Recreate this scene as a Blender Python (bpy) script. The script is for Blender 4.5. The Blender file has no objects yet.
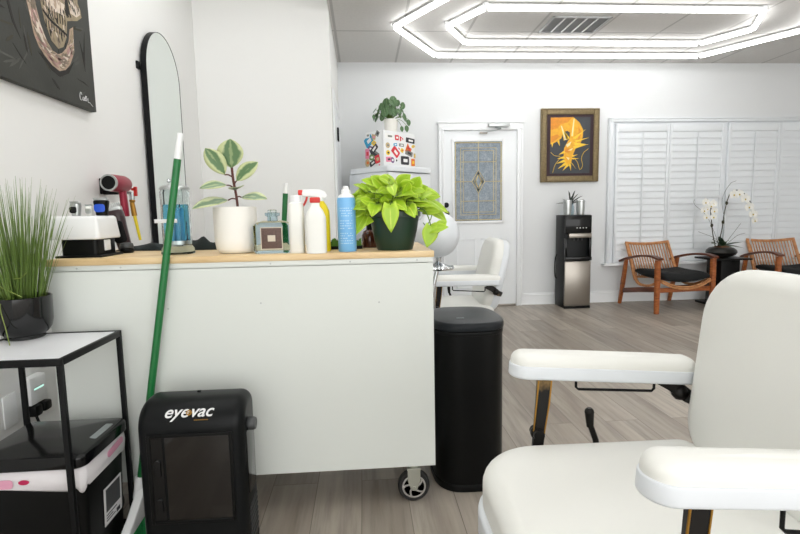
import bpy, bmesh, math, random
from mathutils import Vector, Matrix
PI = math.pi
C = bpy.context.scene.collection
rnd = random.Random(7)

# ------------------------------------------------------------------ materials
def lin(c):
    return tuple(((v / 12.92) if v <= .04045 else ((v + .055) / 1.055) ** 2.4) for v in c)

def hexc(h):
    return tuple(int(h[i:i + 2], 16) / 255 for i in (0, 2, 4))

class NT:
    def __init__(s, name):
        s.m = bpy.data.materials.new(name); s.m.use_nodes = True
        s.t = s.m.node_tree; s.t.nodes.clear()
        s.out = s.n('ShaderNodeOutputMaterial')
    def n(s, typ, **kw):
        nd = s.t.nodes.new(typ)
        for k, v in kw.items(): setattr(nd, k, v)
        return nd
    def l(s, a, b): s.t.links.new(a, b)
    def mix(s, fac, a, b, blend='MIX'):
        nd = s.n('ShaderNodeMix', data_type='RGBA', blend_type=blend)
        for sock, v in ((nd.inputs[0], fac), (nd.inputs[6], a), (nd.inputs[7], b)):
            if hasattr(v, 'links'): s.l(v, sock)
            elif isinstance(v, (int, float)): sock.default_value = v
            else: sock.default_value = (*v, 1)
        return nd.outputs[2]
    def math(s, op, a, b=None, c=None):
        nd = s.n('ShaderNodeMath', operation=op)
        for i, v in enumerate((a, b, c)):
            if v is None: continue
            if hasattr(v, 'links'): s.l(v, nd.inputs[i])
            else: nd.inputs[i].default_value = v
        return nd.outputs[0]
    def ramp(s, fac, stops):
        nd = s.n('ShaderNodeValToRGB'); e = nd.color_ramp.elements
        while len(e) < len(stops): e.new(.5)
        for i, (p, c) in enumerate(stops):
            e[i].position = p; e[i].color = (*c, 1) if not isinstance(c, (int, float)) else (c, c, c, 1)
        s.l(fac, nd.inputs[0]); return nd.outputs[0]
    def coord(s, kind='Object', scale=(1, 1, 1), loc=(0, 0, 0)):
        tc = s.n('ShaderNodeTexCoord'); mp = s.n('ShaderNodeMapping')
        mp.inputs['Scale'].default_value = scale; mp.inputs['Location'].default_value = loc
        s.l(tc.outputs[kind], mp.inputs[0]); return mp.outputs[0]
    def noise(s, vec, scale, detail=3, rough=.5):
        nd = s.n('ShaderNodeTexNoise'); nd.inputs['Scale'].default_value = scale
        nd.inputs['Detail'].default_value = detail; nd.inputs['Roughness'].default_value = rough
        s.l(vec, nd.inputs['Vector']); return nd.outputs[0]
    def bsdf(s, col, rough=.5, metal=0., bump=None, bstr=.1, bdist=.002, **kw):
        p = s.n('ShaderNodeBsdfPrincipled')
        for nm, v in (('Base Color', col), ('Roughness', rough), ('Metallic', metal)) + tuple((k.replace('_', ' '), v) for k, v in kw.items()):
            sock = p.inputs[nm]
            if hasattr(v, 'links'): s.l(v, sock)
            elif isinstance(v, (int, float)): sock.default_value = v
            else: sock.default_value = (*v, 1)
        if bump is not None:
            b = s.n('ShaderNodeBump'); b.inputs['Strength'].default_value = bstr; b.inputs['Distance'].default_value = bdist
            s.l(bump, b.inputs['Height']); s.l(b.outputs[0], p.inputs['Normal'])
        s.l(p.outputs[0], s.out.inputs[0]); return s.m

M = {}
def plain(name, hx, rough=.5, metal=0., var=.05, vs=6., bs=None, bstr=.08, **kw):
    """plain material with slight procedural variation"""
    t = NT(name); v = t.coord(); c = lin(hexc(hx))
    nz = t.noise(v, vs, 3)
    col = t.mix(nz, tuple(x * (1 - var) for x in c), tuple(min(1, x * (1 + var)) for x in c))
    bump = t.noise(v, bs, 2) if bs else None
    M[name] = t.bsdf(col, rough, metal, bump, bstr, **kw)
    return M[name]

plain('wall_paint', 'e6e6e4', .85, var=.015, vs=1.5, bs=90, bstr=.05)
plain('wall_paint_far', 'e0e2e3', .85, var=.015, vs=1.5, bs=90, bstr=.05)
plain('trim_white', 'eceeef', .45, var=.01)
plain('door_white', 'e9ecee', .4, var=.01)
plain('shutter_white', 'e6eaed', .4, var=.01)
plain('cart_white', 'd6dad5', .42, var=.015, vs=3)
plain('laminate', 'dcdde0', .35, var=.02)
plain('black_metal', '0f1011', .42, var=.15, Specular_IOR_Level=.16)
plain('black_plastic', '0c0d0d', .4, var=.12, bs=400, bstr=.03, Specular_IOR_Level=.16)
plain('gloss_black', '0b0c0d', .12, var=.1, Specular_IOR_Level=.35)
plain('satin_black', '0e1011', .33, var=.1, vs=20, Specular_IOR_Level=.16)
plain('lid_black', '1f2225', .28, var=.08, Specular_IOR_Level=.16)
plain('can_black', '080909', .38, var=.1, Specular_IOR_Level=.16)
plain('window_smoke', '14110f', .08, var=.2, vs=3)
plain('dark_grey', '3a3c3d', .45)
plain('grey_plastic', '8d9494', .4)
plain('white_plastic', 'e9eaea', .35, var=.02)
plain('ivory_plastic', 'e8e8e2', .4, var=.03)
plain('leather_white', 'e0e0db', .42, var=.015, bs=260, bstr=.05)
plain('shell_white', 'd6dade', .28, var=.01)
plain('chrome', 'd5d8da', .1, 1., var=.02)
plain('brushed', 'a09a92', .32, 1., var=.06)
plain('steel', 'b9bcbb', .3, .9, var=.06)
plain('zinc', 'b7b9ae', .38, .8, var=.06)
plain('brass', 'a97f3b', .32, 1., var=.12)
plain('gold_came', 'd2c190', .35, .8, var=.08)
plain('yellow', 'e2cc12', .45)
plain('red_plastic', 'cc2a22', .4)
plain('dryer_red', '8f1832', .33, .25, var=.06)
plain('burgundy', '2e161b', .3, var=.3, vs=20)
plain('blue_clip', '1d4fc0', .3, .2)
plain('broom_green', '0c6a31', .35, var=.05)
plain('bristle_green', '1d8a4a', .7, var=.3, vs=60)
plain('pot_green', '15301f', .35, var=.2, vs=14)
plain('pot_white', 'eceae3', .45, var=.015)
plain('pot_black', '0d0e0f', .1, var=.1)
plain('bronze', '23221f', .35, .35, var=.25, vs=12)
plain('soil', '2a2019', .95, var=.4, vs=80, bs=120, bstr=.5)
plain('moss', '6b4a33', .95, var=.4, vs=60, bs=100, bstr=.5)
plain('stem_green', '5d7a33', .55, var=.2)
plain('stem_dark', '33301c', .6, var=.3)
plain('stem_red', '5a2c24', .6, var=.3)
plain('orchid_white', 'f3f3ee', .5, var=.02)
plain('orchid_lip', 'c9b04a', .5, var=.3, vs=90)
plain('towel', '17201f', .95, var=.35, vs=50, bs=240, bstr=.6)
plain('cushion', '101213', .95, var=.3, vs=40, bs=200, bstr=.4)
plain('tire', '141414', .6)
plain('bag_white', 'd9d6d8', .5, var=.04, bs=25, bstr=.5)
plain('bag_pink', 'd295ac', .5, var=.1, bs=25, bstr=.5)
plain('bag_magenta', 'b1184d', .5)
plain('spray_blue', '78b6e6', .3, var=.05)
plain('spray_ink', 'b9d9ef', .4)
plain('brown_glass', '4a2418', .15, var=.25, vs=20)
plain('roll_green', '5f8c3c', .9, var=.45, vs=90, bs=160, bstr=.8)
plain('fridge_white', 'e3e7ea', .3, var=.01)
plain('seam_grey', '9a9fa3', .5)
plain('vent_grey', 'a9aaab', .5)
plain('vent_dark', '7c7d7f', .7)
plain('frame_gold', '7c6c4c', .45, .35, var=.45, vs=60, bs=110, bstr=.9)
plain('mat_dark', '2b0d16', .6)
plain('tile_edge', 'c9c8c4', .6)
plain('label_cream', 'c9bfae', .6)
plain('label_brown', '5c4740', .6, var=.55, vs=160)
plain('label_white', 'dedede', .5)
plain('ink', '2d2d30', .6)
for nm, hx in dict(st_red='d6303a', st_pink='e58aa6', st_yellow='e9c52e', st_orange='e0742c', st_blue='2e9cc6', st_black='24242a',
                   st_grey='7f807c', st_white='efefec', st_tan='c3ae84', st_green='6f8f55', st_purple='6b4a7c').items():
    plain(nm, hx, .45)
plain('sk_bone', 'a58f7c', .7, var=.45, vs=28, bs=60, bstr=.4)
plain('sk_light', 'cdbfb0', .7, var=.3, vs=40, bs=60, bstr=.4)
plain('sk_teeth', '8f8168', .7, var=.35, vs=40, bs=60, bstr=.4)
plain('sk_dark', '1f1c19', .8, var=.4, vs=30)
plain('sk_rose', 'a07e78', .7, var=.3, vs=40)
plain('sk_mid', '7c6f60', .7, var=.4, vs=40)
plain('canvas_light', '4a4b46', .8, var=.25, vs=20)
plain('canvas_dark', '3d3e3a', .8, var=.38, vs=5, bs=70, bstr=.4)
plain('canvas_edge', '3a372d', .85, var=.3, vs=8)
plain('art_dark', '33373c', .5, var=.4, vs=9)
plain('art_orange', 'eba822', .5, var=.3, vs=26)
plain('art_amber', 'd98a1a', .5, var=.3, vs=30)
plain('art_yellow', 'f6c832', .5, var=.12)
plain('art_cream', 'f3dfa5', .5)

def glass(name, hx, rough=.03, ior=1.3, var=0.):
    t = NT(name)
    M[name] = t.bsdf(lin(hexc(hx)), rough, 0., None, Transmission_Weight=1., IOR=ior)
glass('clear_glass', 'eef4f4', .02, 1.2)
glass('blue_liquid', '78cbe8', .05, 1.2)
glass('teal_glass', 'c9dde6', .04, 1.12)

def emis(name, col, st):
    t = NT(name); e = t.n('ShaderNodeEmission'); e.inputs[0].default_value = (*col, 1); e.inputs[1].default_value = st
    t.l(e.outputs[0], t.out.inputs[0]); M[name] = t.m
emis('led_tube', (.985, .99, .985), 6.5)
emis('led_small', (.55, 1., .85), .7)

def wood(name, stops, scale, rough=.45, bstr=.05, seed=0.):
    t = NT(name); v = t.coord('Object', scale, (seed, seed, seed))
    w = t.noise(v, 1., 5, .6)
    col = t.ramp(w, [(p, lin(hexc(h))) for p, h in stops])
    M[name] = t.bsdf(col, rough, 0., w, bstr)
wood('chair_wood', [(.25, '6b3414'), (.5, '9a5426'), (.75, 'b4703e')], (14, 14, 60), .38)
wood('arm_wood', [(.25, '3c1c10'), (.5, '5d2d19'), (.75, '763f24')], (40, 6, 40), .35)
wood('cane_wood', [(.25, '9a6036'), (.5, 'bd8353'), (.75, 'd29f70')], (20, 20, 30), .45)
wood('butcher', [(.2, 'bd9a68'), (.5, 'd9bd8f'), (.8, 'e6d0a8')], (4, 22, 22), .4)

def worn(name):
    t = NT(name); v = t.coord(); nz = t.noise(v, 9, 4, .6)
    geo = t.n('ShaderNodeNewGeometry')
    ed = t.ramp(t.math('ADD', t.math('MULTIPLY', nz, .6), .18), [(.50, 0.), (.58, 1.)])
    col = t.mix(ed, lin(hexc('161412')), lin(hexc('8a6f45')))
    M[name] = t.bsdf(col, .38, .5, nz, .1)
worn('worn_metal')

def leafmat(name, mid, base, edge, e0, e1, rough=.4, nscale=14, namp=.35, dark=.5):
    t = NT(name); uv = t.n('ShaderNodeUVMap'); sp = t.n('ShaderNodeSeparateXYZ'); t.l(uv.outputs[0], sp.inputs[0])
    nz = t.noise(t.coord('Object'), nscale, 3)
    u = t.math('ADD', sp.outputs[0], t.math('MULTIPLY', t.math('SUBTRACT', nz, .5), namp))
    col = t.ramp(u, [(0., lin(hexc(mid))), (.1, lin(hexc(base))), (e0, lin(hexc(base))), (e1, lin(hexc(edge)))])
    big = t.noise(t.coord('Object'), nscale * .5, 2)
    col = t.mix(t.math('MULTIPLY', big, dark), col, t.mix(1., col, (.62, .68, .5), 'MULTIPLY'))
    M[name] = t.bsdf(col, rough, 0., None, Subsurface_Weight=0., Transmission_Weight=0., Sheen_Weight=.05)
leafmat('pothos_leaf', 'd6e45a', 'a4c926', 'c0dc3c', .5, .95, .38, 11, .5, .95)
leafmat('rubber_leaf', '8fa274', '5c7c52', 'c6cc9c', .48, .70, .35, 20, 1.3)
leafmat('pilea_leaf', '8aa07c', '4d6f46', '587a4c', .5, .95, .35)
leafmat('grass_blade', '84953f', '55702a', '6f8a38', .5, .95, .5)
leafmat('dark_leaf', '3f5b3a', '24402a', '2c4a2f', .5, .95, .35)
leafmat('black_leaf', '3c463c', '232b26', '2a332b', .5, .95, .4)

# ceiling: acoustic tiles 0.61 x 1.22 m in a white grid
def ceiling_mat():
    t = NT('ceiling_tile'); tc = t.n('ShaderNodeTexCoord'); sp = t.n('ShaderNodeSeparateXYZ'); t.l(tc.outputs['Object'], sp.inputs[0])
    def line(o, off, pitch, wd):
        f = t.math('FRACT', t.math('ADD', t.math('DIVIDE', t.math('SUBTRACT', o, off), pitch), 50.))
        return t.math('LESS_THAN', f, wd / pitch)
    g = t.math('MAXIMUM', line(sp.outputs[0], .392, .61, .022), line(sp.outputs[1], 4.75, 1.22, .022))
    nz = t.noise(tc.outputs['Object'], 45, 4, .7)
    tile = t.mix(nz, lin(hexc('cdcbc8')), lin(hexc('dddbd8')))
    col = t.mix(g, tile, lin(hexc('b6b4b1')))
    h = t.math('ADD', t.math('MULTIPLY', nz, .3), t.math('MULTIPLY', g, -1.))
    M['ceiling_tile'] = t.bsdf(col, .9, 0., h, .25, .003)
ceiling_mat()

# floor: grey-brown vinyl planks running away from the viewer
def floor_mat():
    t = NT('floor_plank'); tc = t.n('ShaderNodeTexCoord'); sp = t.n('ShaderNodeSeparateXYZ'); t.l(tc.outputs['Object'], sp.inputs[0])
    cb = t.n('ShaderNodeCombineXYZ'); t.l(sp.outputs[1], cb.inputs[0]); t.l(t.math('ADD', sp.outputs[0], .034 + 1.82), cb.inputs[1])
    br = t.n('ShaderNodeTexBrick'); t.l(cb.outputs[0], br.inputs['Vector'])
    br.offset = .37; br.offset_frequency = 2; br.squash = 1.
    for k, v in (('Scale', 1.), ('Mortar Size', .0016), ('Mortar Smooth', .3), ('Bias', 0.), ('Brick Width', 1.22), ('Row Height', .182)):
        br.inputs[k].default_value = v
    br.inputs['Color1'].default_value = (0, 0, 0, 1); br.inputs['Color2'].default_value = (1, 1, 1, 1); br.inputs['Mortar'].default_value = (.5, .5, .5, 1)
    rnd_ = br.outputs[0]
    # per-plank offset of the grain
    off = t.n('ShaderNodeVectorMath', operation='MULTIPLY_ADD')
    t.l(tc.outputs['Object'], off.inputs[0]); off.inputs[1].default_value = (26, 1.6, 1)
    cb2 = t.n('ShaderNodeCombineXYZ'); t.l(t.math('MULTIPLY', rnd_, 37.), cb2.inputs[2]); t.l(cb2.outputs[0], off.inputs[2])
    g = t.noise(off.outputs[0], 1., 6, .65)
    off2 = t.n('ShaderNodeVectorMath', operation='MULTIPLY_ADD'); t.l(tc.outputs['Object'], off2.inputs[0]); off2.inputs[1].default_value = (7, 1.3, 1); t.l(cb2.outputs[0], off2.inputs[2])
    g2 = t.noise(off2.outputs[0], 1., 3, .5)
    base = t.mix(rnd_, lin(hexc('938a7f')), lin(hexc('b3aa9e')))
    grain = t.ramp(g, [(.3, .60), (.5, .95), (.7, 1.12)])
    col = t.mix(1., base, grain, 'MULTIPLY')
    col = t.mix(t.ramp(g2, [(.45, 0.), (.7, .5)]), col, lin(hexc('7d7064')))
    col = t.mix(t.math('MULTIPLY', br.outputs[1], .7), col, lin(hexc('4f4740')))
    h = t.math('SUBTRACT', t.math('MULTIPLY', g, .3), br.outputs[1])
    M['floor_plank'] = t.bsdf(col, .42, 0., h, .2, .002)
floor_mat()

def pebble_glass():
    t = NT('pebble_glass'); v = t.coord()
    vo = t.n('ShaderNodeTexVoronoi'); vo.inputs['Scale'].default_value = 90; t.l(v, vo.inputs['Vector'])
    nz = t.noise(v, 22, 5, .7)
    col = t.ramp(t.math('ADD', t.math('MULTIPLY', nz, .7), t.math('MULTIPLY', vo.outputs[0], .3)), [(.3, lin(hexc('566069'))), (.5, lin(hexc('76838e'))), (.7, lin(hexc('98a3ac')))])
    M['pebble_glass'] = t.bsdf(col, .18, 0., vo.outputs[0], .5, .002)
pebble_glass()
def mirror_mat():
    t = NT('mirror_glass'); nz = t.noise(t.coord(), 3, 2)
    M['mirror_glass'] = t.bsdf(t.mix(nz, (.80, .85, .83), (.82, .87, .85)), .02, 1.)
mirror_mat()

# ------------------------------------------------------------------ mesh builder
def arc_outline(w, d, r, seg=6, cx=0., cy=0.):
    """rounded rectangle, CCW; r = radius or 4 radii (+x-y, +x+y, -x+y, -x-y)"""
    rr = [r] * 4 if isinstance(r, (int, float)) else r
    pts = []
    for (sx, sy, a0), q in zip(((1, -1, -90), (1, 1, 0), (-1, 1, 90), (-1, -1, 180)), rr):
        ox, oy = cx + sx * (w / 2 - q), cy + sy * (d / 2 - q)
        if q < 1e-5: pts.append((ox, oy)); continue
        for k in range(seg + 1):
            a = math.radians(a0 + 90 * k / seg); pts.append((ox + q * math.cos(a), oy + q * math.sin(a)))
    return pts

def superellipse(w, d, n, seg=48):
    pts = []
    for k in range(seg):
        a = 2 * PI * k / seg; c, s = math.cos(a), math.sin(a)
        pts.append((w / 2 * math.copysign(abs(c) ** (2 / n), c), d / 2 * math.copysign(abs(s) ** (2 / n), s)))
    return pts

def inset(pts, d):
    n = len(pts); out = []
    for i in range(n):
        p0, p1, p2 = Vector(pts[i - 1]), Vector(pts[i]), Vector(pts[(i + 1) % n])
        e1, e2 = (p1 - p0), (p2 - p1)
        if e1.length < 1e-9 or e2.length < 1e-9: out.append(tuple(p1)); continue
        n1 = Vector((-e1.y, e1.x)).normalized(); n2 = Vector((-e2.y, e2.x)).normalized()
        b = (n1 + n2)
        if b.length < 1e-6: out.append(tuple(p1)); continue
        b.normalize(); k = d / max(.4, b.dot(n1)); out.append(tuple(p1 + b * k))
    return out

def frame_from(p0, p1):
    z = (Vector(p1) - Vector(p0)).normalized()
    x = z.orthogonal().normalized(); y = z.cross(x)
    return Matrix((x, y, z)).transposed()

class MB:
    def __init__(s):
        s.bm = bmesh.new(); s.uv = s.bm.loops.layers.uv.new('UVMap'); s.mi = 0; s.mats = []
    def mat(s, m):
        if m not in s.mats: s.mats.append(m)
        s.mi = s.mats.index(m); return s
    def face(s, vs, uvs=None):
        try: f = s.bm.faces.new(vs)
        except ValueError: return None
        f.material_index = s.mi
        if uvs:
            for l, u in zip(f.loops, uvs): l[s.uv].uv = u
        return f
    def rings(s, rings, cap0=True, cap1=True, closed=False):
        vr = [[s.bm.verts.new(p) for p in r] for r in rings]
        n = len(vr[0]); pairs = list(zip(vr, vr[1:])) + ([(vr[-1], vr[0])] if closed else [])
        for a, b in pairs:
            for i in range(n):
                j = (i + 1) % n; s.face((a[i], a[j], b[j], b[i]))
        if cap0 and not closed: s.face(vr[0][::-1])
        if cap1 and not closed: s.face(vr[-1])
        return s
    def slab(s, outline, z0, z1, rt=0., rb=0., seg=4, dome=0., mx=None, taper=0.):
        """outline CCW in XY raised from z0 to z1 with rounded top/bottom edges"""
        mx = mx or Matrix.Identity(4); R = []
        def ring(ins, z): R.append([mx @ Vector((x, y, z)) for x, y in (inset(outline, ins) if abs(ins) > 1e-7 else outline)])
        if rb > 0:
            for k in range(seg + 1):
                a = PI / 2 * k / seg; ring(rb * (1 - math.sin(a)), z0 + rb * (1 - math.cos(a)))
        else: ring(0, z0)
        if rt > 0:
            for k in range(seg + 1):
                a = PI / 2 * k / seg; ring(taper + rt * (1 - math.cos(a)), z1 - rt + rt * math.sin(a))
        else: ring(taper, z1)
        if dome:
            xs = [p[0] for p in outline]; ys = [p[1] for p in outline]
            cx, cy = (min(xs) + max(xs)) / 2, (min(ys) + max(ys)) / 2; top = inset(outline, taper + rt)
            for f in (.75, .5, .25):
                R.append([mx @ Vector((cx + (x - cx) * f, cy + (y - cy) * f, z1 + dome * (1 - f * f))) for x, y in top])
        return s.rings(R)
    def box(s, x0, x1, y0, y1, z0, z1, bev=0., mx=None, seg=2):
        o = [(x0, y0), (x1, y0), (x1, y1), (x0, y1)]
        if bev <= 0: return s.slab(o, z0, z1, mx=mx)
        return s.slab(arc_outline(x1 - x0, y1 - y0, bev, seg, (x0 + x1) / 2, (y0 + y1) / 2), z0, z1, bev, bev, seg, mx=mx)
    def lathe(s, prof, seg=32, c=(0, 0, 0), mx=None, caps=True):
        mx = mx or Matrix.Translation(c)
        R = [[mx @ Vector((r * math.cos(2 * PI * k / seg), r * math.sin(2 * PI * k / seg), z)) for k in range(seg)] for r, z in prof]
        return s.rings(R, caps, caps)
    def cyl(s, p0, p1, r0, r1=None, seg=16, caps=True):
        r1 = r0 if r1 is None else r1; F = frame_from(p0, p1)
        R = [[Vector(p) + F @ Vector((r * math.cos(2 * PI * k / seg), r * math.sin(2 * PI * k / seg), 0)) for k in range(seg)] for p, r in ((p0, r0), (p1, r1))]
        return s.rings(R, caps, caps)
    def tube(s, pts, r, seg=8, closed=False):
        pts = [Vector(p) for p in pts]; n = len(pts); R = []; ref = None
        for i, p in enumerate(pts):
            a = pts[(i - 1) % n] if (closed or i > 0) else p; b = pts[(i + 1) % n] if (closed or i < n - 1) else p
            z = (b - a).normalized()
            if ref is None: x = z.orthogonal().normalized()
            else: x = (ref - z * ref.dot(z)).normalized()
            ref = x; y = z.cross(x); rr = r[i] if isinstance(r, (list, tuple)) else r
            R.append([p + (x * math.cos(2 * PI * k / seg) + y * math.sin(2 * PI * k / seg)) * rr for k in range(seg)])
        return s.rings(R, closed=closed)
    def sweep(s, pts, w, h, side=(1, 0, 0)):
        """rectangular section swept along pts; w along side, h across"""
        pts = [Vector(p) for p in pts]; n = len(pts); R = []
        for i, p in enumerate(pts):
            t = (pts[min(i + 1, n - 1)] - pts[max(i - 1, 0)]).normalized()
            sd = Vector(side); sd = (sd - t * sd.dot(t)).normalized(); up = t.cross(sd)
            ww = (w[i] if isinstance(w, (list, tuple)) else w) / 2; hh = (h[i] if isinstance(h, (list, tuple)) else h) / 2
            b = min(ww, hh) * .35; q = []
            for x, y in ((ww - b, -hh), (ww, -hh + b), (ww, hh - b), (ww - b, hh), (-ww + b, hh), (-ww, hh - b), (-ww, -hh + b), (-ww + b, -hh)):
                q.append(p + sd * x + up * y)
            R.append(q)
        return s.rings(R)
    def sphere(s, c, r, seg=16, sc=(1, 1, 1), mx=None):
        R = []; m = max(6, seg // 2); c = Vector(c)
        for i in range(1, m):
            a = PI * i / m; R.append([c + Vector((r * sc[0] * math.sin(a) * math.cos(2 * PI * k / seg), r * sc[1] * math.sin(a) * math.sin(2 * PI * k / seg), -r * sc[2] * math.cos(a))) for k in range(seg)])
        if mx: R = [[mx @ p for p in q] for q in R]
        return s.rings(R)
    def leaf(s, base, d, up, L, W, kind='oval', fold=.25, droop=.3, n=7, twist=0., cup=0.):
        """leaf blade from base along d; up = its upper side"""
        base = Vector(base); d = Vector(d).normalized(); up = Vector(up)
        side = d.cross(up)
        if side.length < 1e-4: side = d.orthogonal()
        side.normalize(); up = side.cross(d).normalized()
        if twist: R_ = Matrix.Rotation(twist, 3, d); side = R_ @ side; up = R_ @ up
        def prof(t):
            if kind == 'heart': return 1.0 * (math.sin(PI * min(1, (t * .88 + .12)) ** .72)) ** .9 if t < 1 else 0.
            if kind == 'round': return max(0., math.sin(PI * t)) ** .5
            if kind == 'strap': return min(1, t * 5 + .3) * (1 - t ** 3) ** .8
            if kind == 'blade': return (1 - t) ** .6
            return max(0., math.sin(PI * t ** .9)) ** .75
        rows = []
        for i in range(n + 1):
            t = i / n; w = W / 2 * prof(t)
            if i in (0, n) and kind != 'heart': w = max(w, W * .012)
            w = max(w, W * .012)
            p = base + d * (L * (t - .25 * droop * t * t)) - Vector((0, 0, 1)) * (L * droop * t * t * .8)
            lobe = -d * (L * .16) if (kind == 'heart' and i == 0) else Vector()
            cu = up * (cup * math.sin(PI * t) * W)
            rows.append([p + cu, p + side * w * .6 + up * (fold * w * .6) + lobe * .6, p + side * w + up * (fold * w * .8) + lobe,
                         p - side * w * .6 + up * (fold * w * .6) + lobe * .6, p - side * w + up * (fold * w * .8) + lobe])
        V = [[s.bm.verts.new(q) for q in r] for r in rows]
        for i in range(n):
            t0, t1 = i / n, (i + 1) / n; a, b = V[i], V[i + 1]
            for (x, y, ux, uy) in ((0, 1, 0, .6), (1, 2, .6, 1)):
                s.face((a[x], a[y], b[y], b[x]), ((ux, t0), (uy, t0), (uy, t1), (ux, t1)))
            for (x, y, ux, uy) in ((3, 0, .6, 0), (4, 3, 1, .6)):
                s.face((a[x], a[y], b[y], b[x]), ((ux, t0), (uy, t0), (uy, t1), (ux, t1)))
        return s
    def poly(s, pts, mx, h):
        """flat outline (u, v) raised by h along mx's z"""
        a = sum(pts[i - 1][0] * pts[i][1] - pts[i][0] * pts[i - 1][1] for i in range(len(pts)))
        if a < 0: pts = pts[::-1]
        return s.rings([[mx @ Vector((u, v, 0)) for u, v in pts], [mx @ Vector((u, v, h)) for u, v in pts]])
    def build(s, name, mat=None, parent=None, smooth=True, angle=38, solid=0.):
        bm = s.bm
        bmesh.ops.recalc_face_normals(bm, faces=bm.faces[:]) if not solid else None
        if smooth:
            for f in bm.faces: f.smooth = True
            for e in bm.edges:
                if len(e.link_faces) == 2 and e.calc_face_angle(0.) > math.radians(angle): e.smooth = False
        me = bpy.data.meshes.new(name); bm.to_mesh(me); bm.free()
        if mat: me.materials.append(M[mat])
        else:
            for m in s.mats: me.materials.append(M[m])
        o = bpy.data.objects.new(name, me); C.objects.link(o)
        if parent: o.parent = parent
        if solid:
            md = o.modifiers.new('thickness', 'SOLIDIFY'); md.thickness = solid; md.offset = 0
        return o

def thing(name, label, cat, loc=(0, 0, 0), rotz=0., group=None):
    o = bpy.data.objects.new(name, None); C.objects.link(o); o.empty_display_size = .05
    o.location = loc; o.rotation_euler = (0, 0, rotz)
    o['label'] = label; o['category'] = cat
    if group: o['group'] = group
    return o
def tag(o, label, cat, group=None):
    o['label'] = label; o['category'] = cat
    if group: o['group'] = group
    return o
def struct(name, mb, mat=None, parent=None, **kw):
    o = mb.build(name, mat, parent, **kw)
    if not parent: o['kind'] = 'structure'
    return o
def dup(root, loc, rotz, label):
    r = root.copy(); C.objects.link(r); r.location = loc; r.rotation_euler = (0, 0, rotz); r['label'] = label
    for ch in list(root.children):
        c = ch.copy(); C.objects.link(c); c.parent = r
        for g in ch.children:
            d = g.copy(); C.objects.link(d); d.parent = c
    return r
def B(*a, **k): return MB().box(*a, **k)
def T(x, y, z): return Matrix.Translation((x, y, z))
def RX(a): return Matrix.Rotation(math.radians(a), 4, 'X')
def RY(a): return Matrix.Rotation(math.radians(a), 4, 'Y')
def RZ(a): return Matrix.Rotation(math.radians(a), 4, 'Z')
def basis(o, u, v):
    """4x4 with local x=u, y=v, z=u x v at o"""
    u, v = Vector(u).normalized(), Vector(v).normalized(); w = u.cross(v)
    m = Matrix((u, v, w)).transposed().to_4x4(); m.translation = Vector(o); return m
def text(name, body, size, mat, parent, mx, shear=0., ext=.0006, bold=0.):
    cu = bpy.data.curves.new(name, 'FONT'); cu.body = body; cu.size = size; cu.extrude = ext; cu.shear = shear; cu.offset = bold
    cu.align_x = 'CENTER'; cu.align_y = 'CENTER'
    to = bpy.data.objects.new(name, cu); C.objects.link(to)
    dg = bpy.context.evaluated_depsgraph_get(); me = bpy.data.meshes.new_from_object(to.evaluated_get(dg))
    bpy.data.objects.remove(to); bpy.data.curves.remove(cu)
    me.transform(mx); me.materials.clear(); me.materials.append(M[mat])
    o = bpy.data.objects.new(name, me); C.objects.link(o); o.parent = parent; return o
def spline(pts, n=6):
    """Catmull-Rom through pts"""
    P = [Vector(p) for p in pts]; P = [P[0] * 2 - P[1]] + P + [P[-1] * 2 - P[-2]]; out = []
    for i in range(1, len(P) - 2):
        for k in range(n):
            t = k / n; a, b, c, d = P[i - 1:i + 3]
            out.append(.5 * ((2 * b) + (c - a) * t + (2 * a - 5 * b + 4 * c - d) * t * t + (3 * b - a - 3 * c + d) * t ** 3))
    out.append(P[-2]); return out

# ------------------------------------------------------------------ the room
D = 5.717; H = 2.759; XL = -1.325; YB = 4.323; XS = -.236; XR = 6.3
struct('floor', B(XL - .1, XR + .1, -2.6, D + .1, -.1, 0), 'floor_plank')
struct('ceiling', B(XS, XR + .1, -2.6, D + .1, H, H + .1), 'ceiling_tile')
HS = 2.98                                                        # the station's own, higher ceiling
struct('ceiling_station', B(XL - .1, XS + .1, -2.6, YB + .1, HS, HS + .1), 'wall_paint')
struct('trim_2', B(XS, XS + .1, -2.6, YB + .1, H + .1, HS), 'wall_paint')
struct('wall_left', B(XL - .1, XL, -2.6, YB + .1, 0, HS), 'wall_paint')
struct('wall_station', B(XL, XS, YB, YB + .1, 0, HS), 'wall_paint')
struct('wall_partition', B(XS - .1, XS, YB + .1, D, 0, H), 'wall_paint')
struct('wall_far', B(XS - .1, XR + .1, D, D + .1, 0, H), 'wall_paint_far')
struct('wall_right', B(XR, XR + .1, -2.6, D, 0, H), 'wall_paint')
def baseboard(name, x0, x1):
    mb = MB().box(x0, x1, D - .014, D, 0, .105).box(x0, x1, D - .018, D, .105, .118, .004).box(x0, x1, D - .012, D, .118, .135, .003)
    mb.box(x0, x1, D - .026, D - .014, 0, .016, .004)
    struct(name, mb, 'trim_white')
baseboard('baseboard_far', 1.832, XR)
baseboard('baseboard_corner', XS, .866)
# casing of the opening in the partition, with a black hinge
tr = struct('trim_1', MB().box(XS, XS + .014, YB + .16, YB + .25, 0, 2.1, .003).box(XS, XS + .014, YB + 1.12, YB + 1.21, 0, 2.1, .003).box(XS, XS + .014, YB + .16, YB + 1.21, 2.1, 2.19, .003), 'trim_white')
struct('hinge', MB().box(XS + .014, XS + .03, YB + .53, YB + .62, 1.80, 1.92, .003), 'black_metal', tr)
ld = struct('door_2', B(XS, XS + .008, YB + .25, YB + 1.12, 0, 2.1, .002), 'door_white')

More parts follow.
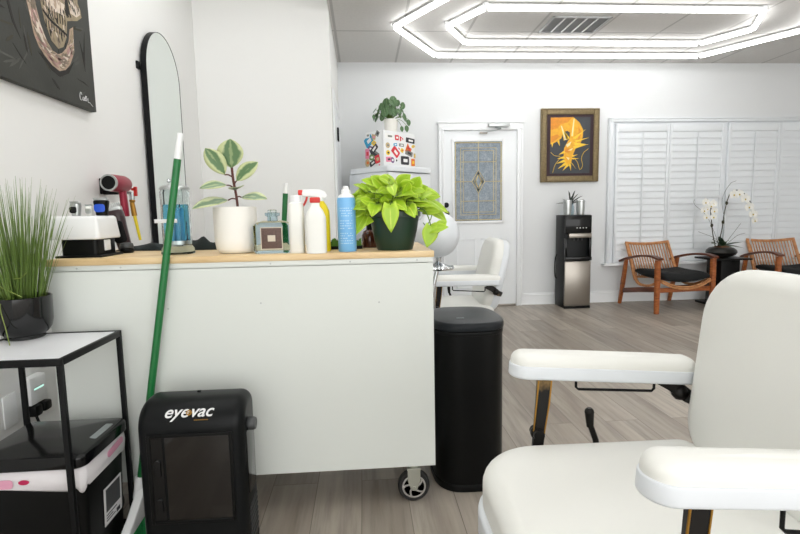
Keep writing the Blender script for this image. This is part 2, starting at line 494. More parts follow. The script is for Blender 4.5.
# far door: leaf, casing, glass with came work, lock, closer
d1 = struct('door_1', MB().box(.925, 1.765, D - .035, D - .001, .01, 2.015, .003), 'door_white')
cs = MB()
for x0, x1, z0, z1 in ((.868, .905, 0, 2.03), (1.785, 1.808, 0, 2.03), (.868, 1.836, 2.03, 2.095)):
    cs.box(x0, x1, D - .045, D, z0, z1, .004)
cs.box(.855, 1.85, D - .055, D, 2.095, 2.112, .004)
cs.box(1.765, 1.785, D - .06, D - .001, 0, 2.03, .003).box(.905, .925, D - .06, D - .001, 0, 2.03, .003).box(.925, 1.765, D - .06, D - .001, 2.016, 2.03, .003)
cs.box(1.808, 1.836, D - .053, D, 0, 2.03, .004)
cs.build('door_frame', 'trim_white', d1)
gx0, gx1, gz0, gz1 = 1.045, 1.592, 1.0, 1.89
yg = D - .035
fr = MB()
for x0, x1, z0, z1 in ((gx0 - .03, gx0, gz0 - .03, gz1 + .03), (gx1, gx1 + .03, gz0 - .03, gz1 + .03), (gx0, gx1, gz1, gz1 + .03), (gx0, gx1, gz0 - .03, gz0)):
    fr.box(x0, x1, yg - .016, yg, z0, z1, .004)
fr.build('glass_surround', 'trim_white', d1)
pn = B(gx0, gx1, yg - .008, yg, gz0, gz1).build('window_pane', 'pebble_glass', d1)
cm = MB(); xc = (gx0 + gx1) / 2; zc = (gz0 + gz1) / 2
def came(a, b, w=.0038): cm.cyl((a[0], yg - .009, a[1]), (b[0], yg - .009, b[1]), w, seg=6)
for i in (.012, .07, .1):
    for a, b in (((gx0 + i, gz0 + i), (gx1 - i, gz0 + i)), ((gx1 - i, gz0 + i), (gx1 - i, gz1 - i)), ((gx1 - i, gz1 - i), (gx0 + i, gz1 - i)), ((gx0 + i, gz1 - i), (gx0 + i, gz0 + i))): came(a, b, .005 if i < .05 else .003)
came((xc, gz0), (xc, zc - .13)); came((xc, zc + .13), (xc, gz1))
for z in (zc + .22, zc - .22, zc): 
    if z == zc: came((gx0, z), (xc - .075, z)); came((xc + .075, z), (gx1, z))
    else: came((gx0 + .07, z), (gx1 - .07, z))
for k in (1., .62):
    q = [(xc, zc + .13 * k), (xc + .075 * k, zc), (xc, zc - .13 * k), (xc - .075 * k, zc)]
    for a, b in zip(q, q[1:] + q[:1]): came(a, b)
for sx in (-1, 1):
    came((xc, zc + .08), (xc + sx * .03, zc)); came((xc + sx * .03, zc), (xc, zc - .08))
cm.build('came_work', 'gold_came', pn)
db = MB()
for sx, sz in ((-1, 0), (1, 0), (0, 1), (0, -1)):
    db.slab([(xc + sx * .045 + a, zc + sz * .085 + b) for a, b in ((-.018, 0), (0, -.024), (.018, 0), (0, .024))], 0, .006, .002, mx=Matrix(((1, 0, 0, 0), (0, 0, -1, yg - .008), (0, 1, 0, 0), (0, 0, 0, 1))))
db.build('bevelled_glass', 'clear_glass', pn)
MB().lathe([(.03, 0), (.03, .006), (.012, .008), (.011, .03), (.026, .036), (.03, .05), (.026, .062), (.01, .066)], 20, mx=basis((.948, yg, 1.09), (1, 0, 0), (0, 0, 1))).build('door_knob', 'black_metal', d1)
MB().lathe([(.03, 0), (.03, .012), (.024, .018), (.012, .02)], 20, mx=basis((.948, yg, 1.185), (1, 0, 0), (0, 0, 1))).build('deadbolt', 'black_metal', d1)
pm = MB()
for (x0, x1) in ((1.06, 1.29), (1.35, 1.60)):
    for z0, z1 in ((.22, .8),):
        for a in ((x0, x1, z1 - .02, z1), (x0, x1, z0, z0 + .02), (x0, x0 + .02, z0, z1), (x1 - .02, x1, z0, z1)):
            pm.box(a[0], a[1], yg - .006, yg, a[2], a[3], .003)
pm.build('panel_moulding', 'door_white', d1)
B(.93, 1.76, D - .05, D - .034, 0, .025, .004).build('threshold', 'brushed', d1)
cl = B(1.43, 1.665, D - .10, D - .056, 2.045, 2.085, .006).build('door_closer', 'steel', d1)
MB().sweep([(1.5, D - .085, 2.04), (1.56, D - .11, 2.022), (1.50, D - .13, 2.0)], .02, .006, (0, 1, 0)).sweep([(1.50, D - .13, 2.0), (1.36, D - .05, 1.985)], .016, .006, (0, 1, 0)).build('closer_arm', 'grey_plastic', cl)
B(1.335, 1.42, D - .06, D - .036, 1.975, 1.995, .003).build('arm_bracket', 'brushed', cl)

# window with plantation shutters
w1 = struct('window_1', MB().box(2.856, 5.95, D - .02, D - .001, .47, 2.12), 'shutter_white')
cs = MB()
for x0, x1, z0, z1 in ((2.856, 2.885, .47, 2.095), (5.88, 5.95, .47, 2.095), (2.856, 5.95, 2.095, 2.125)): cs.box(x0, x1, D - .055, D, z0, z1, .004)
cs.box(2.845, 5.97, D - .062, D, 2.125, 2.14, .004).box(2.845, 2.856, D - .048, D, .47, 2.125, .003)
cs.build('window_frame', 'shutter_white', w1)
B(2.80, 6.0, D - .10, D, .44, .47, .006).build('window_sill', 'trim_white', w1)
def shutter(x0, x1):
    """louvre field from x0 to x1"""
    a, b = x0 - .03, x1 + .03; mb = MB()
    mb.box(max(a, 2.886), x0, D - .05, D - .021, .475, 2.075, .003).box(x1, b, D - .05, D - .021, .475, 2.075, .003)
    mb.box(x0, x1, D - .05, D - .021, 1.985, 2.075, .003).box(x0, x1, D - .05, D - .021, .475, .54, .003)
    p = mb.build('shutter_panel', 'shutter_white', w1)
    sl = MB(); n = 19; pitch = (1.985 - .54) / n
    for k in range(n):
        z = .54 + pitch * (k + .5)
        sl.slab(superellipse(.086, .009, 2.2, 14), x0 + .002, x1 - .002, mx=basis((0, D - .038, z), (0, .14, .99), (0, -.99, .14)) )
    sl.build('louvres', 'shutter_white', p)
    xm = (x0 + x1) / 2 - .005
    B(xm - .006, xm + .006, D - .077, D - .065, .62, 1.97, .003).build('tilt_rod', 'shutter_white', p)
for x0, x1 in ((2.955, 3.535), (3.60, 4.205), (4.315, 4.895), (4.96, 5.55)): shutter(x0, x1)

# ------------------------------------------------------------------ lights and ceiling fittings
def led_hex(name, label, verts, zt=2.715, H=H):
    """hexagon of LED tubes under the ceiling"""
    cx = sum(v[0] for v in verts) / 6; cy = sum(v[1] for v in verts) / 6
    t = thing(name, label, 'ceiling light', (cx, cy, H), 0, 'hexagon led ceiling lights')
    n = len(verts)
    for i in range(n):
        a, b = Vector((verts[i][0] - cx, verts[i][1] - cy, zt - H)), Vector((verts[(i + 1) % n][0] - cx, verts[(i + 1) % n][1] - cy, zt - H))
        dd = (b - a).normalized(); a2, b2 = a + dd * .02, b - dd * .02
        MB().cyl(a2, b2, .017, seg=12).build('led_tube', 'led_tube', t)
        up = Vector((0, 0, .026))
        MB().sweep([a2 + up, b2 + up], .036, .012, dd.cross(Vector((0, 0, 1)))).build('tube_housing', 'white_plastic', t)
        MB().cyl(a + Vector((0, 0, .012)), a + Vector((0, 0, .041)), .026, seg=12).build('corner_connector', 'white_plastic', t)
    return t
def hexa(cx, cy, xs, xm, ys):
    return [(cx - xs, cy), (cx - xm, cy + ys), (cx + xm, cy + ys), (cx + xs, cy), (cx + xm, cy - ys), (cx - xm, cy - ys)]
led_hex('led_hexagon_light', 'large outer hexagon of white LED tubes on the ceiling before the far wall', hexa(2.215, 4.55, 1.895, 1.43, .785))
led_hex('led_hexagon_light', 'smaller inner hexagon of white LED tubes nested inside the larger one', hexa(2.195, 4.53, 1.415, 1.175, .41))
# unseen hexagons added out of frame to brighten the near chair, cart and station
led_hex('led_hexagon_light', 'outer LED hexagon on the ceiling over the near barber station', hexa(2.0, 1.7, 1.9, 1.43, .9))
led_hex('led_hexagon_light', 'inner LED hexagon on the ceiling over the near barber station', hexa(2.0, 1.7, 1.3, 1.0, .45))
led_hex('led_hexagon_light', 'LED hexagon on the ceiling over the white cart and left wall', hexa(-.72, 1.9, .5, .3, 1.5), HS - .044, HS)
led_hex('led_hexagon_light', 'inner LED hexagon on the ceiling over the white cart', hexa(-.72, 2.1, .3, .16, 1.0), HS - .044, HS)
led_hex('led_hexagon_light', 'LED hexagon on the ceiling behind the viewer', hexa(1.6, -.9, 1.6, 1.2, .8))
vt = thing('ceiling_vent', 'grey slatted air vent in the ceiling inside the LED hexagon', 'vent', (1.935, 4.565, H))
B(-.245, .245, -.17, .17, -.004, 0).build('duct_opening', 'vent_dark', vt)
mb = MB()
for x0, x1, y0, y1 in ((-.265, -.245, -.19, .19), (.245, .265, -.19, .19), (-.265, .265, -.19, -.17), (-.265, .265, .17, .19)): mb.box(x0, x1, y0, y1, -.012, 0, .003)
mb.build('vent_frame', 'vent_grey', vt)
for k in range(4):
    x = -.147 + k * .098
    B(x - .007, x + .007, -.17, .17, -.012, -.004, .002).build('vent_blade', 'trim_white', vt)

# ------------------------------------------------------------------ pictures and mirror on the walls
# skull painting on the left wall: canvas plane X = XL+.035
pt = thing('skull_painting', 'dark unframed canvas painting of a skull jaw, hanging on the left wall', 'painting', (XL + .004, 2.24, 1.64))
B(0, .031, -.50, .385, -.012, 1.0, .003).build('canvas', 'canvas_dark', pt)
PM = basis((.0312, -2.24, -1.64), (0, 1, 0), (0, 0, 1))
def art(name, mat, polys, h, parent, mx):
    mb = MB()
    for p in polys: mb.poly(p, mx, h)
    return mb.build(name, mat, parent, smooth=False)
sk = [(2.135, 2.05), (2.165, 1.93), (2.184, 1.847), (2.21, 1.805), (2.245, 1.78), (2.29, 1.755), (2.339, 1.746), (2.385, 1.763), (2.423, 1.795), (2.45, 1.835), (2.467, 1.864), (2.47, 1.93), (2.475, 1.975),
      (2.445, 1.955), (2.43, 1.90), (2.404, 1.86), (2.37, 1.83), (2.337, 1.815), (2.30, 1.82), (2.268, 1.845), (2.235, 1.90), (2.215, 1.96), (2.19, 2.08), (2.15, 2.2)]
art('jaw_bone', 'sk_bone', [sk], .0012, pt, PM)
art('jaw_highlight', 'sk_light', [[(2.165, 2.03), (2.195, 1.87), (2.235, 1.815), (2.29, 1.79), (2.25, 1.835), (2.215, 1.91), (2.19, 2.0)], [(2.34, 1.765), (2.385, 1.785), (2.43, 1.84), (2.455, 1.9), (2.44, 1.89), (2.40, 1.83)]], .0018, pt, PM)
art('face_bone', 'sk_teeth', [[(2.225, 2.20), (2.24, 2.03), (2.262, 1.93), (2.30, 1.86), (2.345, 1.84), (2.385, 1.86), (2.415, 1.91), (2.43, 1.985), (2.47, 2.0), (2.515, 2.016), (2.555, 2.045), (2.55, 2.075), (2.53, 2.10), (2.54, 2.2), (2.4, 2.3)]], .001, pt, PM)
art('face_highlight', 'sk_light', [[(2.46, 2.03), (2.51, 2.03), (2.545, 2.055), (2.51, 2.08), (2.46, 2.10)], [(2.26, 2.02), (2.30, 1.985), (2.40, 2.0), (2.42, 2.05), (2.33, 2.05)]], .0016, pt, PM)
def inside(p, poly):
    c = False; x, y = p
    for (x0, y0), (x1, y1) in zip(poly, poly[1:] + poly[:1]):
        if (y0 > y) != (y1 > y) and x < (x1 - x0) * (y - y0) / (y1 - y0) + x0: c = not c
    return c
r6 = random.Random(9)
def strokes(name, mats, poly, n, L, W, ang, h, parent, mx):
    xs = [p[0] for p in poly]; ys = [p[1] for p in poly]; out = {m: [] for m in mats}
    while n > 0:
        n -= 1
        p = (r6.uniform(min(xs), max(xs)), r6.uniform(min(ys), min(max(ys), 2.2)))
        a = ang(p) + r6.uniform(-.35, .35); l = L * r6.uniform(.5, 1.2) / 2; w = W * r6.uniform(.5, 1.3) / 2; c, s_ = math.cos(a), math.sin(a)
        q = [(p[0] + u * c * l - v * s_ * w, p[1] + u * s_ * l + v * c * w) for u, v in ((-1, 0), (-.6, -.8), (.5, -1), (1, .1), (.6, .9), (-.5, 1))]
        if all(inside(t, poly) for t in q): out[r6.choice(mats)].append(q)
    for i, m in enumerate(mats):
        if out[m]: art(name, m, out[m], h + .0002 * i, parent, mx)
fpoly = [(2.225, 2.20), (2.24, 2.03), (2.262, 1.93), (2.30, 1.86), (2.345, 1.84), (2.385, 1.86), (2.415, 1.91), (2.43, 1.985), (2.47, 2.0), (2.515, 2.016), (2.555, 2.045), (2.55, 2.075), (2.53, 2.10), (2.54, 2.2), (2.4, 2.3)]
def jawflow(p): return math.atan2(p[1] - 1.98, p[0] - 2.33) + PI / 2
strokes('jaw_stroke', ('sk_light', 'sk_teeth', 'sk_rose', 'sk_mid'), sk, 900, .05, .010, jawflow, .0016, pt, PM)
strokes('face_stroke', ('sk_light', 'sk_mid', 'sk_dark', 'sk_bone'), fpoly, 420, .04, .009, lambda p: -1.2, .0013, pt, PM)
strokes('ground_stroke', ('canvas_light', 'canvas_edge', 'sk_dark'), [(1.76, 1.66), (2.60, 1.66), (2.60, 2.2), (1.76, 2.2)], 90, .11, .010, lambda p: 1.1 + 1.3 * math.sin(p[0] * 9), .0004, pt, PM)
th = []
for k in range(9):
    u = 2.262 + k * .0185; v = 1.975 - .004 * k + .003 * (k - 4) ** 2 * .3
    th.append([(u, v), (u + .004, v), (u + .004, v + .042), (u, v + .042)])
th.append([(2.255, 1.962), (2.30, 1.938), (2.42, 1.915), (2.42, 1.925), (2.30, 1.95), (2.255, 1.972)])
for k in range(8):
    u = 2.27 + k * .018; th.append([(u, 1.905), (u + .003, 1.905), (u + .003, 1.935), (u, 1.935)])
th.append([(2.43, 2.0), (2.455, 2.03), (2.44, 2.10), (2.42, 2.06)])
art('tooth_gap', 'sk_dark', th, .0024, pt, PM)
art('shadow_stroke', 'sk_dark', [[(2.20, 1.785), (2.28, 1.735), (2.34, 1.722), (2.41, 1.755), (2.46, 1.82), (2.42, 1.785), (2.34, 1.742), (2.25, 1.772)], [(2.03, 1.95), (2.06, 1.85), (2.10, 1.80), (2.07, 1.86), (2.045, 1.95)], [(2.05, 1.77), (2.09, 1.73), (2.12, 1.712), (2.09, 1.74)], [(2.52, 1.93), (2.55, 1.80), (2.56, 1.90), (2.57, 1.99), (2.545, 1.88)], [(2.47, 1.75), (2.57, 1.735), (2.53, 1.748)]], .0008, pt, PM)
sg = MB()
for st in ([(2.475, 1.70), (2.462, 1.712), (2.450, 1.69), (2.456, 1.668), (2.478, 1.672)], [(2.49, 1.69), (2.482, 1.68), (2.492, 1.67), (2.502, 1.69), (2.50, 1.672), (2.515, 1.675)], [(2.516, 1.70), (2.518, 1.672), (2.532, 1.685), (2.518, 1.688), (2.53, 1.70), (2.518, 1.70)], [(2.545, 1.695), (2.545, 1.67), (2.56, 1.672), (2.572, 1.668), (2.60, 1.655)]):
    sg.tube([PM @ Vector((2.548 + (q.x - 2.54) * .72, 1.668 + (q.y - 1.68) * .8, .001)) for q in spline([(a, b, 0) for a, b in st], 5)], .0012, 5)
sg.build('signature', 'label_white', pt)

# arched mirror on the left wall
mr = thing('arched_mirror', 'tall arched mirror with thin black frame on the left wall', 'mirror', (XL, 3.512, .63))
def arch(w, h, n=24):
    p = [(-w / 2, 0), (w / 2, 0)]
    for k in range(n + 1):
        a = PI * k / n; p.append((w / 2 * math.cos(a), h - w / 2 + w / 2 * math.sin(a)))
    return p
AM = basis((.012, 0, 0), (0, 1, 0), (0, 0, 1))
o1, o2 = arch(.56, 1.665), [(x, z + .003) for x, z in arch(.553, 1.6585)]
mb = MB(); ra = [AM @ Vector((x, z, 0)) for x, z in o1]; rb_ = [AM @ Vector((x, z, .034)) for x, z in o1]; rc = [AM @ Vector((x, z, .034)) for x, z in o2]; rd = [AM @ Vector((x, z, .0325)) for x, z in o2]
mb.rings([ra, rb_, rc, rd], True, False); mb.build('mirror_frame', 'black_metal', mr)
MB().poly(o2, basis((.0435, 0, 0), (0, 1, 0), (0, 0, 1)), .001).build('mirror_glass', 'mirror_glass', mr, smooth=False)
MB().box(0, .014, -.32, -.285, 1.365, 1.41, .003).box(0, .014, -.3, .3, .1, .12).build('wall_bracket', 'black_plastic', mr)

# framed orange painting on the far wall
pc = thing('framed_painting', 'gold framed painting of a spiky orange creature on dark ground beside the door', 'painting', (2.388, D, 1.425))
mb = MB(); W2, HH = .343, .828
for x0, x1, z0, z1 in ((-W2, -W2 + .07, 0, HH), (W2 - .07, W2, 0, HH), (-W2 + .07, W2 - .07, 0, .07), (-W2 + .07, W2 - .07, HH - .07, HH)):
    mb.box(x0, x1, -.04, 0, z0, z1, .008)
for i in (0, 1):
    for k in range(36):
        z = .02 + k * (HH - .04) / 35; mb.sphere(((-1, 1)[i] * (W2 - .012), -.04, z), .009, 8)
        mb.sphere(((-1, 1)[i] * (W2 - .062), -.04, z), .006, 8)
    for k in range(28):
        x = -W2 + .02 + k * (2 * W2 - .04) / 27; mb.sphere((x, -.04, (.012, HH - .012)[i]), .009, 8)
mb.build('gilt_frame', 'frame_gold', pc)
B(-W2 + .07, W2 - .07, -.03, 0, .07, HH - .07).build('mount', 'mat_dark', pc)
iw, ih = .47, .63
cv = B(-iw / 2, iw / 2, -.032, -.03, .099, .099 + ih).build('canvas', 'art_dark', pc)
PA = basis((-iw / 2, -.0322, .099), (1, 0, 0), (0, 0, 1))
def uv(l): return [((x - 88) / 240 * iw, (440 - y) / 342 * ih) for x, y in l]
art('painted_body', 'art_orange', [uv([(90, 100), (225, 98), (262, 130), (285, 175), (283, 220), (268, 262), (240, 290), (225, 330), (215, 380), (185, 390), (170, 340), (172, 285), (190, 250), (205, 225), (205, 190), (190, 180), (165, 190), (155, 225), (120, 250), (90, 262)])], .0008, pc, PA)
art('painted_shade', 'art_amber', [uv([(90, 100), (220, 98), (190, 130), (150, 140), (130, 165), (90, 175)]), uv([(92, 215), (130, 200), (145, 215), (110, 245), (92, 250)]), uv([(255, 150), (275, 190), (262, 240), (245, 262), (258, 210)]), uv([(180, 285), (215, 290), (205, 315), (178, 310)])], .0014, pc, PA)
sp = []
for a, b, c in (((170, 240), (195, 225), (150, 150)), ((185, 235), (205, 225), (165, 175)), ((210, 215), (228, 215), (232, 105)), ((222, 225), (240, 230), (300, 172)), ((228, 250), (238, 270), (318, 265)), ((235, 240), (245, 250), (322, 222)), ((225, 275), (235, 290), (318, 262)),
                ((170, 335), (180, 350), (130, 350)), ((172, 355), (182, 370), (125, 380)), ((180, 370), (195, 385), (135, 412)), ((190, 380), (205, 390), (165, 425)), ((200, 380), (215, 385), (215, 425)), ((212, 370), (222, 378), (245, 412)), ((218, 345), (225, 355), (262, 350)), ((218, 330), (226, 340), (255, 325)), ((172, 300), (180, 315), (140, 325)), ((95, 255), (108, 250), (100, 280)), ((130, 245), (142, 235), (145, 272))): sp.append(uv([a, b, c]))
for i in range(0, len(sp)): art('painted_spike', 'art_yellow', [sp[i]], .002, pc, PA)
for g_ in ([uv([(150, 150), (156, 150), (185, 235), (175, 235)]), uv([(226, 108), (232, 108), (222, 215), (214, 210)]), uv([(182, 265), (215, 245), (205, 270), (190, 280)]), uv([(185, 340), (205, 345), (200, 360)]), uv([(195, 300), (225, 285), (215, 300)])]): art('painted_glint', 'art_cream', [g_], .0024, pc, PA)
for st in ([(232, 345), (255, 375), (268, 418), (285, 395), (278, 350), (290, 315), (318, 290)], [(150, 345), (120, 385), (105, 435)], [(92, 310), (115, 330), (150, 335)]):
    MB().tube([PA @ Vector((q.x, q.y, .001)) for q in spline([(u, v, 0) for u, v in uv(st)], 6)], .0022, 5).build('painted_tendril', 'art_yellow', pc)

# ------------------------------------------------------------------ white rolling cart
CT = .972
ct = thing('rolling_cart', 'long white barber cart with a wooden top on casters', 'cart', (-.42, 2.05, 0))
cx, cy = .42, -2.05
def cb(x0, x1, y0, y1, z0, z1, b=0.): return B(x0 + cx, x1 + cx, y0 + cy, y1 + cy, z0, z1, b)
mb = MB()
for a in ((-1.087, -1.069, 1.79, 2.3, .159, .949), (.23, .248, 1.79, 2.3, .159, .949), (-1.069, .23, 2.285, 2.3, .159, .949), (-1.069, .23, 1.79, 2.285, .159, .177)):
    mb.box(a[0] + cx, a[1] + cx, a[2] + cy, a[3] + cy, a[4], a[5], .001)
mb.build('carcass', 'cart_white', ct)
fp = cb(-1.087, .248, 1.785, 1.79, .159, .9285).build('front_panel', 'cart_white', ct)
rl = cb(-1.087, .248, 1.784, 1.79, .9305, .949, .0008).build('top_rail', 'cart_white', ct)
for x, z in ((-.985, .94), (-.84, .94), (-.33, .94), (-.05, .94), (.19, .94)):
    MB().lathe([(.0032, 0), (.0032, .0012), (.001, .002)], 10, mx=basis((x + cx, 1.784 + cy, z), (1, 0, 0), (0, 0, 1))).build('screw', 'steel', rl)
for x, z in ((-.69, .79), (-.37, .80), (.05, .79), (-.73, .45)):
    MB().lathe([(.0032, 0), (.0032, .0012), (.001, .002)], 10, mx=basis((x + cx, 1.785 + cy, z), (1, 0, 0), (0, 0, 1))).build('screw', 'steel', fp)
cb(-1.09, .252, 1.780, 2.31, .949, CT, .003).build('countertop', 'butcher', ct)
for wx, wy, lab in ((.168, 1.83, 1), (-.98, 1.83, 0), (.168, 2.24, 0), (-.98, 2.24, 0)):
    x, y = wx + cx, wy + cy
    fk = MB()
    fk.box(x - .036, x + .036, y - .03, y + .03, .153, .159, .001)
    fk.lathe([(.02, .138), (.022, .153)], 16, (x, y, 0))
    fk.box(x - .026, x + .026, y - .026, y + .026, .131, .139, .001)
    for sy in (-1, 1):
        m = basis((x, y + sy * .024, 0), (1, 0, 0), (0, 0, 1))
        fk.slab([(-.024, .137), (-.024, .09), (-.013, .058), (-.006, .05), (.006, .05), (.013, .058), (.024, .09), (.024, .137)], -.0015, .0015, mx=m)
    fk.cyl((x, y - .029, .062), (x, y + .029, .062), .006, seg=10)
    f = fk.build('caster', 'zinc', ct)
    wm = basis((x, y, .062), (1, 0, 0), (0, 0, 1))
    MB().lathe([(.045, -.014), (.056, -.015), (.0615, -.009), (.0615, .009), (.056, .015), (.045, .014)], 32, mx=wm).build('tire', 'tire', f)
    rm = MB()
    for sgn in (-1, 1):
        rm.lathe([(.046, sgn * .0145), (.046, sgn * .0165), (.039, sgn * .0165), (.039, sgn * .0145)], 32, mx=wm)
        for k in range(5):
            a = 2 * PI * k / 5; pts = []
            for q in range(5):
                rr = .008 + q * .0085; b = a + .18 * q; pts.append(wm @ Vector((rr * math.cos(b), rr * math.sin(b), sgn * .0158)))
            rm.sweep(pts, .0075, .002, wm.to_3x3() @ Vector((0, 0, 1)) if False else (wm.to_3x3() @ Vector((-math.sin(a + .4), math.cos(a + .4), 0))))
        rm.lathe([(.012, sgn * .0145), (.012, sgn * .0175), (.003, sgn * .0175)], 16, mx=wm)
    rm.build('wheel_rim', 'chrome', f)

# ------------------------------------------------------------------ things standing on the cart
def potted(name, label, cat, loc): return thing(name, label, cat, loc)
# pothos
po = thing('potted_pothos', 'lime green leafy plant in dark green plastic pot at the right end of cart', 'plant', (.118, 1.89, CT))
MB().lathe([(.066, 0), (.068, .004), (.084, .07), (.093, .122), (.098, .124), (.099, .142), (.092, .143), (.089, .125), (.02, .122)], 40).build('pot', 'pot_green', po)
MB().lathe([(.088, .118), (.06, .126), (.01, .128)], 24).build('soil', 'soil', po)
lf = MB(); stm = MB(); r2 = random.Random(11)
def stemleaf(tip, L, W, d, up, kind='heart', droop=.25, base=(0, 0, .12), fold=.22, rs=.0018):
    tip = Vector(tip); base = Vector(base); mid = base.lerp(tip, .55) + Vector((0, 0, .03))
    stm.tube(spline([base, mid, tip], 4), rs, 5)
    lf.leaf(tip, d, up, L, W, kind, fold, droop)
# explicit, prominent leaves (offsets from the pot axis): tip of petiole, direction
for tip, d, up, L, W in (
    ((-.022, -.118, .165), (.02, -.05, -1), (0, -1, .05), .085, .062), ((-.05, -.03, .20), (-.3, -.6, .25), (0, -.5, 1), .085, .062),
    ((.01, -.05, .20), (.5, -.5, .15), (0, -.6, 1), .09, .066), ((.05, -.04, .19), (.8, -.3, .0), (0, -.6, 1), .085, .06),
    ((.09, -.02, .17), (1, -.2, -.1), (.1, -.6, 1), .095, .062), ((.12, 0, .17), (.9, -.2, -.2), (.1, -.7, 1), .095, .064),
    ((-.09, -.03, .16), (-.8, -.4, .1), (0, -.7, 1), .08, .058), ((-.11, -.02, .13), (-.5, -.3, -.7), (-.3, -1, .4), .08, .056),
    ((-.10, 0, .2), (-.3, -.2, .9), (0, -1, .3), .075, .05), ((-.04, .0, .235), (-.5, -.2, .6), (0, -1, .5), .08, .056),
    ((.02, 0, .235), (.35, -.3, .5), (0, -1, .7), .085, .06), ((.07, .0, .215), (.3, -.2, .8), (-.2, -1, .3), .085, .06),
    ((-.01, -.07, .175), (.6, -.6, -.2), (0, -.8, .7), .075, .055), ((.04, -.07, .165), (.5, -.6, -.35), (.1, -1, .5), .065, .048),
    ((-.07, -.06, .17), (-.2, -.7, -.35), (0, -1, .6), .075, .055), ((-.12, -.01, .155), (-.9, -.3, -.4), (-.2, -1, .5), .07, .05),
    ((.135, .01, .15), (.9, -.3, -.5), (.3, -.8, .7), .08, .055)):
    stemleaf(tip, L, W, d, up)
for k in range(84):
    a = r2.uniform(0, 2 * PI); rr = r2.uniform(.02, .12); z = .135 + r2.uniform(0, .13) * (1 - .35 * rr / .12)
    tip = (rr * math.cos(a) * 1.1 , rr * math.sin(a) * .8 + .005, z)
    d = (math.cos(a) + r2.uniform(-.5, .5), math.sin(a) * .6 - .3 + r2.uniform(-.3, .3), r2.uniform(-.6, .8))
    stemleaf(tip, r2.uniform(.05, .075), r2.uniform(.036, .052), d, (r2.uniform(-.5, .5), r2.uniform(-1.2, -.5), r2.uniform(.2, 1)))
# trailing stem over the right rim
tr_ = spline([(.06, -.02, .13), (.10, -.06, .15), (.125, -.075, .10), (.12, -.08, .055)], 6)
stm.tube(tr_, .0022, 6); tr2 = spline([(.05, 0, .13), (.11, -.03, .165), (.135, -.05, .13), (.115, -.06, .09), (.10, -.07, .10)], 6); stm.tube(tr2, .0018, 6)
lf.leaf((.128, -.085, .085), (-.25, -.1, -1), (.2, -1, .2), .075, .062, 'heart', .12, .05)
lf.leaf((.128, -.08, .075), (.8, -.2, .25), (0, -1, .7), .07, .045, 'heart', .3, .2)
lf.leaf((.155, -.08, .082), (.5, -.1, .6), (-.2, -1, .3), .05, .036, 'heart', .3, .3)
stm.tube(spline([(.125, -.08, .05), (.15, -.085, .06), (.175, -.08, .085)], 5), .0018, 6)
lf.build('foliage', 'pothos_leaf', po, solid=.0006); stm.build('stems', 'stem_green', po)

# variegated rubber plant
rp = thing('potted_rubber_plant', 'variegated rubber plant with five large leaves in a matte white pot', 'plant', (-.474, 1.91, CT))
MB().lathe([(.05, 0), (.062, .004), (.072, .018), (.077, .05), (.078, .17), (.073, .171), (.071, .15), (.01, .148)], 40).build('pot', 'pot_white', rp)
MB().lathe([(.071, .145), (.04, .152), (.01, .153)], 24).build('soil', 'soil', rp)
stm = MB(); lf = MB()
stm.tube(spline([(.012, 0, .15), (.008, 0, .21), (.0, 0, .27), (-.003, 0, .315)], 6), .0048, 8)
def pet(a, b): stm.tube(spline([a, (Vector(a) + Vector(b)) / 2 + Vector((0, 0, .004)), b], 4), .0026, 6)
for a, b, d, up, L, W, tw in (
    ((-.003, 0, .305), (-.004, -.005, .313), (.06, -.15, 1), (0, -1, .0), .135, .095, 0),
    ((-.002, 0, .28), (-.026, -.015, .288), (-.42, -.25, .9), (.1, -1, .1), .14, .068, 0),
    ((.003, 0, .25), (.014, -.01, .265), (.7, -.1, .75), (-.1, -1, .2), .13, .058, 0),
    ((.0, 0, .24), (-.02, -.02, .25), (-.9, -.5, .05), (0, -.7, 1), .10, .06, 0),
    ((.0, 0, .235), (.01, -.02, .232), (.35, -.8, .25), (0, -.4, 1), .075, .058, 0),
    ((.006, 0, .20), (-.015, -.03, .195), (-.85, -.55, -.05), (0, -.6, 1), .135, .07, 0),
    ((.008, 0, .205), (.03, -.015, .205), (.95, -.3, .1), (0, -.6, 1), .11, .06, 0)):
    pet(a, b); lf.leaf(b, d, up, L, W, 'oval', .18, .22, 9)
stm.build('stem', 'stem_red', rp); lf.build('leaves', 'rubber_leaf', rp, solid=.0008)

# cologne decanter
dc = thing('glass_decanter', 'square clear glass bottle with ornate brown label beside the white pot', 'bottle', (-.330, 1.865, CT))
mb = MB(); o = arc_outline(.134, .07, .012, 4)
R = []
for ins, z in ((.006, 0), (0, .006), (0, .098), (.01, .112), (.03, .118)): R.append([(x * (1 - ins / .064), y * (1 - ins / .035), z) for x, y in o])
mb.rings(R); mb.lathe([(.019, .116), (.018, .132), (.026, .136), (.027, .146), (.02, .148)], 24)
mb.build('bottle', 'teal_glass', dc)
B(-.036, .036, -.0372, -.0352, .018, .092, .0008).build('label', 'label_brown', dc)
B(-.0135, .0135, -.0385, -.0372, .044, .066, .0005).build('label_center', 'label_cream', dc)
mb = MB()
for a in ((-.039, -.036, .015, .095), (.036, .039, .015, .095), (-.036, .036, .015, .018), (-.036, .036, .092, .095)): mb.box(a[0], a[1], -.0375, -.0352, a[2], a[3])
mb.build('label_border', 'label_cream', dc)
MB().lathe([(.017, .136), (.017, .155), (.012, .158)], 20).build('stopper', 'clear_glass', dc)

def bottle(o, z, rs=.004):
    pass
